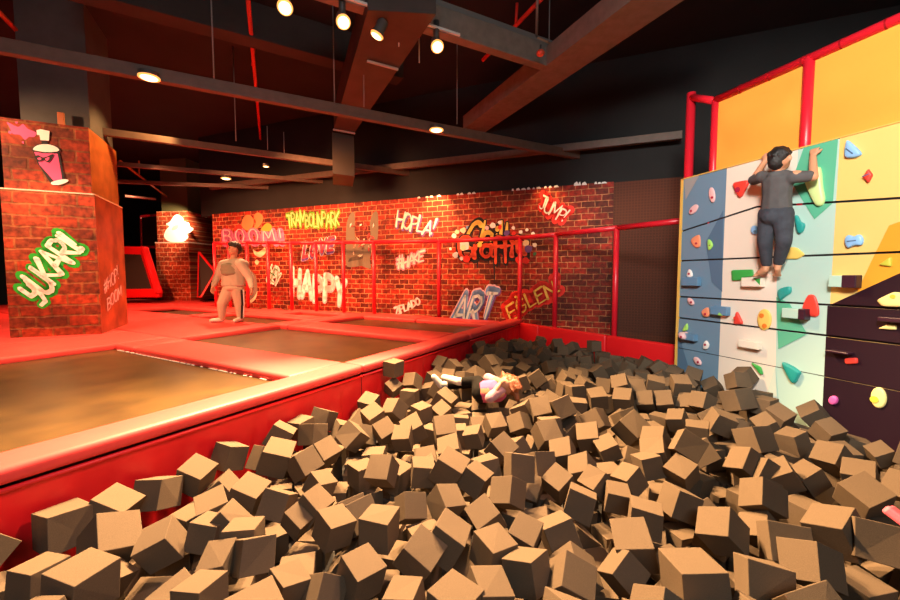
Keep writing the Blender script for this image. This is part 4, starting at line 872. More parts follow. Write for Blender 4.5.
# deep ceiling girders (painted dark) with recessed panels between them
GIR = mat('girder_brown', (.034, .027, .023), rough=.8, vary=.2, vscale=2)
p, q = at_z(60, -8, 4.25), at_z(400, 82, 4.25); struct(beam('trim_2', p + V((0, 0, .25)), q + V((0, 0, .25)), .3, .5, GIR))
CUBES_A = '''932 1458 -315 328 -377 -1 -15 174 -1412 1463 -331 21 -75 -494 10 161 -1820 1812 -321 21 120 484 -22 169 1499 1593 -344 16 279 381 -163 151 -1509 1706 -323 97 -426 -191 150 168 1285 1816 -346 11 -238 -361 250 150 -1310 1742 -359 283 -111 -284 -278 141 1230 1495 -344 267 -415 79 -27 151 -368 1567 -364 65 -457 -189 38 137 1796 1792 -331 35 -411 256 -119 161 1882 1713 -323 258 -407 119 -59 168 318 1576 -364 57 165 465 -58 137 2224 2082 -334 143 -358 318 16 159 485 1532 -363 77 280 322 -249 138 -1659 1539 -367 23 392 309 -12 135 -339 1843 -349 1 -62 -496 3 148 814 1710 -339 78 -485 57 -71 155 -130 1666 -355 88 -464 112 120 143 -856 1667 -356 229 -410 -107 135 142 -565 1868 -364 70 -188 -458 12 137 1694 2095 -346 15 313 342 -186 150 725 1599 -384 191 258 381 36 124 -950 1451 -370 25 64 495 -23 133 193 1697 -359 37 -477 -143 27 140 -14 1760 -343 17 -480 70 119 152 -1607 2132 -339 22 40 489 -93 155 1728 1600 -489 229 -229 -269 269 150 1499 1722 -339 244 -428 76 -37 155 1229 2072 -360 323 -369 62 76 140 15 1382 -349 9 -472 161 32 148 -1511 2310 -332 312 -274 -148 -236 150 146 1463 -367 38 -489 -77 61 135 540 1922 -435 65 488 31 81 150 -1697 1936 -327 74 -337 -348 98 164 -650 1520 -385 60 -182 -461 36 123 -1121 2529 -321 380 -312 35 86 169 324 2169 -357 238 -215 383 30 142 -1152 1840 -370 37 -11 -497 41 133 -1101 2116 -345 85 -367 -326 36 151 -985 1652 -380 102 -348 342 34 126 695 2067 -358 304 -378 119 -17 142 -4 2385 -328 52 -478 88 107 163 -417 2402 -350 10 -74 -451 203 147 -498 1505 -396 60 181 421 -190 116 -23 2084 -365 189 174 398 -158 136 977 1932 -357 4 -417 -275 29 142 -925 2068 -365 151 -270 331 211 137 1435 2406 -362 73 -466 -121 -111 138 -1439 2539 -317 35 -100 -481 85 150 2481 2525 -333 367 278 171 -95 150 -172 1443 -383 3 496 -55 30 124 -211 2059 -378 188 -442 -81 115 128 2188 2803 -323 258 -423 -50 46 168 359 1839 -380 118 -467 131 32 126 1882 2466 -339 105 -356 266 -203 155 1527 2510 -237 432 -113 -226 2 150 178 1954 -366 109 -464 -97 -115 136 156 2331 -367 103 -130 -472 1 135 2516 2865 -357 60 295 398 34 142 938 2178 -389 382 -315 61 -24 121 640 2303 -373 135 -425 226 8 131 420 2365 -305 9 -49 282 -410 150 -949 1765 -354 30 333 371 -21 144 1258 1302 -303 179 -456 -36 -92 150 -938 2494 -347 218 -378 -229 85 149 2189 2372 -377 342 -335 -96 -107 128 -725 2045 -364 115 -395 -269 93 137 -776 1984 -392 144 -404 -256 32 119 1394 3021 -319 248 -282 28 -329 171 2009 2348 -355 352 -299 -41 -188 143 2675 3652 -299 267 -420 -43 18 187 -664 1306 -334 23 -454 207 -5 159 1275 2507 -365 321 -380 -43 -22 136 1081 2343 -376 10 473 106 122 129 -727 2910 -339 233 -398 192 23 156 2104 3049 -282 308 -17 102 -380 150 3541 3570 -320 344 -299 -27 -204 170 -1238 2019 -360 74 -467 -162 -25 140 2938 3041 -357 132 -479 -29 -49 142 -169 2426 -368 366 -338 -8 43 135 2453 2321 -346 78 -442 204 -82 150 1302 2163 -643 399 0 0 -301 150 867 2301 -372 149 -399 245 -92 131 673 1194 -236 344 -207 -8 -298 150 703 2853 -300 333 188 -312 -78 150 -589 2626 -487 327 -142 -323 -135 150 3030 2742 -398 67 -470 60 -145 115 1988 2170 -489 55 349 55 -349 150 -1352 1713 -621 287 409 0 0 150 1035 2920 -347 132 -471 73 -74 149 -853 2663 -355 163 -421 -212 37 143 1121 2769 -371 125 -342 340 -36 132 -1038 2963 -344 29 109 480 -84 151 -352 2940 -365 425 -259 -4 -44 137 -767 2290 -382 49 -442 -210 91 125 -1091 1881 -360 19 459 17 -196 140 355 2716 -350 184 -426 -188 -2 147 775 2676 -358 136 -465 70 -104 141 3115 3355 -336 33 -440 137 -191 157 -1095 1538 -469 162 -26 -74 467 150 1622 2003 -491 217 -11 250 -374 150 843 2472 -369 105 -459 91 -143 134 -1005 2149 -643 454 0 0 -209 150 364 3192 -361 147 -470 -83 16 139 572 3227 -360 209 -418 42 -173 140 -355 2583 -480 84 363 -96 319 150 1374 2609 -342 72 -471 111 -105 153 -44 3059 -339 182 -463 -53 5 155 2791 3326 -346 125 -475 -73 -58 150 2276 3538 -281 110 70 -480 54 150 185 3004 -381 71 68 488 50 126 -1405 1580 -402 109 474 -12 -114 112 -472 2005 -394 50 431 -194 156 150 -496 3517 -346 12 -171 -420 209 150 2752 3772 -156 424 264 25 -4 150 909 3155 -203 404 276 -71 71 150 -511 3062 -363 178 -440 -154 -30 138 1934 2379 -358 100 -331 290 -215 141 1656 3759 -333 404 -256 56 -135 160 1429 3808 -336 403 -292 -20 -45 158 -650 3331 -342 117 -445 192 35 153 1145 3084 -289 190 26 405 221 150 1570 2491 -479 63 -130 354 -322 150 -762 1970 -643 352 352 -30 -30 150 1927 3321 -369 81 -450 180 -95 134 -284 3055 -340 103 -473 -87 -90 154 744 3229 -241 177 464 -34 43 150 -1441 1959 -643 450 0 0 218 150 2239 3837 -211 304 88 60 -383 150 -676 1682 -489 278 -278 218 -218 150 899 2156 -643 0 313 390 0 150 -1226 2831 -304 314 -367 70 109 150 560 1729 -484 167 -124 281 357 150 2076 1780 -540 151 -94 373 281 150 2531 2142 -332 158 -360 275 -141 150 -1954 1593 -287 325 -227 -298 65 150 596 2578 -395 21 344 152 329 150 496 2452 -492 231 148 132 -396 150 -1400 2092 -486 103 -11 -2 489 150 2377 2492 -492 223 -321 -73 -304 150 2054 3761 -346 184 -444 97 -96 150 131 1927 -605 158 186 -426 96 150 1895 3809 -354 196 -438 99 -97 144 232 2467 -367 46 489 85 41 135 1481 2804 -333 205 139 -406 153 150 -577 4043 -91 310 179 -312 157 150 1873 2959 -334 145 -19 -8 478 150 703 2114 -612 133 381 -279 -98 150 -1033 3201 -315 304 -17 379 -117 150 1 2698 -351 91 -487 -17 -66 147 -254 3478 -359 28 -464 -184 -15 140 2587 3203 -367 72 -465 46 -163 135 1746 2279 -489 0 421 -269 0 150 189 4132 -339 425 -261 -21 33 155 -288 1989 -634 96 -30 6 490 150 -1383 2357 -458 329 310 170 -130 150 320 3878 -421 223 88 -395 -191 150 1919 2890 -485 3 -26 352 354 150 -1216 2556 -348 221 -411 127 -126 149 -57 3694 -323 134 -399 -263 59 167 -409 4297 -300 201 -438 88 -99 153 979 3115 -387 152 105 331 -326 150 1268 2308 -486 288 -199 301 191 150 689 1763 -643 497 0 0 -53 150 2823 4232 -348 78 -450 111 -171 149 2878 3591 -334 68 346 73 -347 150 647 4075 -386 311 -318 -208 96 150 -993 1748 -643 226 272 -226 272 150 1782 2756 -392 191 -181 149 -398 150 -390 3802 -326 18 -348 64 353 150 -575 3998 -282 173 -424 -197 -36 135 3134 3014 -472 355 -330 116 -40 150 2052 3943 -243 204 -178 328 -263 150 -125 1910 -468 269 -303 161 -245 150 384 1195 -255 144 366 -309 8 150 -1156 3055 -329 4 -425 -260 -36 142 1692 3905 -225 18 141 421 -229 150 412 2356 -627 34 -433 -247 -27 150 -764 2615 -643 255 255 -245 -245 150 -499 1919 -613 151 7 477 -2 150 741 1935 -643 227 227 271 271 150 -743 2136 -643 248 -248 252 -252 150 -755 3663 -344 408 -273 78 -53 150 500 2157 -554 216 -155 -218 -363 150 2251 3691 -349 170 224 386 148 150 1255 3925 -319 207 -297 248 239 150 -316 1787 -643 249 251 249 -251 150 -138 1927 -643 197 -197 293 -293 150 1782 2570 -643 0 51 -497 0 150 480 2843 -422 150 -400 129 225 150 638 3385 -314 242 353 110 -235 150 394 4103 -343 298 -396 -15 62 150 953 4291 -261 158 42 470 -52 150 -79 3529 -373 146 -442 -174 -52 131 -148 3298 -489 343 -85 -343 -85 150 -14 4417 -296 470 151 -25 -78 150 452 4691 -185 254 -366 -17 -226 150 1761 4694 -310 325 -355 -107 -83 150 -1159 2652 -643 210 210 284 284 150 -685 3135 -438 70 214 419 -154 150 1264 5000 -306 257 -420 -78 36 150 1334 2867 -514 244 105 195 -376 150 1977 1591 -457 387 -130 -277 -82 150 1511 1918 -618 54 -158 469 47 150 624 4371 -344 110 -422 -83 230 150 774 4246 -305 284 -32 -410 6 150 521 4619 -303 183 -77 178 -423 150 1922 3592 -489 136 135 -327 -327 150 -544 2834 -488 9 -355 351 -16 150 -552 2603 -643 92 341 92 -341 150 1149 3533 -335 315 -2 6 -388 150 2350 2770 -481 392 -21 17 -309 150 -172 2864 -509 362 130 79 -310 150 1976 4897 -299 205 -26 -430 -149 150 1876 3988 -299 162 332 146 303 150 1056 2580 -489 228 228 270 270 150 2921 3919 -152 49 -145 371 298 150 2685 4362 -264 170 -10 -185 432 150 2883 2870 -472 281 -215 218 278 150 -113 4067 -324 386 88 95 290 150 1277 4309 -289 131 315 270 246 150 -1635 1926 -643 215 281 215 -281 150 153 4332 -290 280 -200 357 66 150 1635 4161 -313 137 -95 -269 387 150 2426 4636 -246 47 219 51 444 150 2289 1946 -477 30 -5 337 -368 150 911 4956 -343 238 385 127 169 150 38 4688 -237 220 -28 -314 320 150 1946 2734 -643 2 -2 354 -354 150 -860 3140 -400 240 -355 220 -134 150 1419 4165 -313 419 71 -263 14 150 -1420 1284 -355 311 53 -31 -387 150 1461 3258 -345 64 68 -134 -473 150 1302 5482 -250 331 -281 -68 -238 150 -942 3008 -643 0 -497 59 0 150 1375 1988 -478 152 354 -135 289 150 1206 4092 -338 26 332 38 -371 150 2116 5826 -181 388 -8 -9 -315 150 -183 4524 -335 78 -446 -212 24 150 1084 4270 -358 92 -196 -314 -324 150 799 2381 -643 64 0 0 -496 150 64 3287 -489 0 -349 -359 0 150 603 2318 -617 45 419 -73 259 150 650 2960 -465 369 -75 66 -322 150 781 3057 -328 290 233 220 -252 150 296 4454 -274 220 -261 -366 11 150 2453 4960 -261 420 -14 -265 -55 150 2107 2913 -478 45 -37 323 -377 150 1017 2340 -643 233 -233 266 -266 150 253 3356 -457 30 -10 171 -469 150 1854 5969 -246 231 308 -12 -318 150 86 3488 -473 278 220 -261 -237 150 2904 3764 -488 332 -7 1 -373 150 2184 4852 -307 192 166 312 -297 150 1118 1910 -609 371 -183 -260 -104 150 136 3868 -489 290 202 -290 202 150 1058 1272 -346 309 146 -235 -279 150 2535 4459 -280 140 -154 -365 270 150 455 3687 -466 343 91 290 -199 150 -1860 1599 -488 105 -339 -101 -338 150 -107 4885 -248 215 -196 -86 -397 150 1624 6004 -205 311 -115 -343 149 150 -554 2128 -458 353 -219 278 9 150 804 5728 -169 23 441 235 0 150 2402 2127 -460 353 -177 -306 8 150 -208 4357 -420 403 -20 -74 286 150 -829 3556 -464 79 -146 -177 -437 150 647 2522 -643 57 -349 57 349 150 1973 2622 -466 21 -358 102 333 150 355 4272 -335 352 -352 -31 31 150 350 5322 -306 74 -431 -231 -77 150 101 3672 -489 47 350 47 -350 150 962 5815 -224 394 104 179 -229 150 465 5436 -223 149 -423 137 -173 150 1882 5429 -324 166 185 -345 -263 150 1104 2124 -643 186 301 186 -301 150 962 3711 -330 288 330 238 40 150 3076 2574 -329 98 70 -315 -369 150 2239 4606 -335 297 0 0 -402 150 -335 2185 -633 257 -295 -235 204 150 1597 3995 -452 42 -83 388 301 150 1663 5858 -298 352 136 -141 297 150 760 5105 -315 7 -268 -421 -27 150 2935 3234 -476 100 47 -10 488 150 1681 5483 -335 487 0 0 -113 150 1185 5967 -316 91 -103 -19 -480 150 685 4793 -335 203 -289 -203 -290 150 517 4216 -483 34 -24 19 -498 150 -1221 1952 -643 344 344 81 81 150 430 5747 -197 45 101 -435 -220 150 1446 2203 -529 447 196 -57 92 150 2470 3397 -464 404 -99 -277 -4 150 2967 3770 -335 345 341 90 81 150 -958 3227 -643 263 236 -263 236 150 2738 3047 -483 20 16 339 366 150 724 5393 -258 320 34 373 -88 150 58 2569 -643 351 -351 -42 42 150 -718 2996 -643 0 -500 7 0 150 989 5172 -330 170 334 -230 239 150 1504 6687 -304 294 27 -387 114 150'''
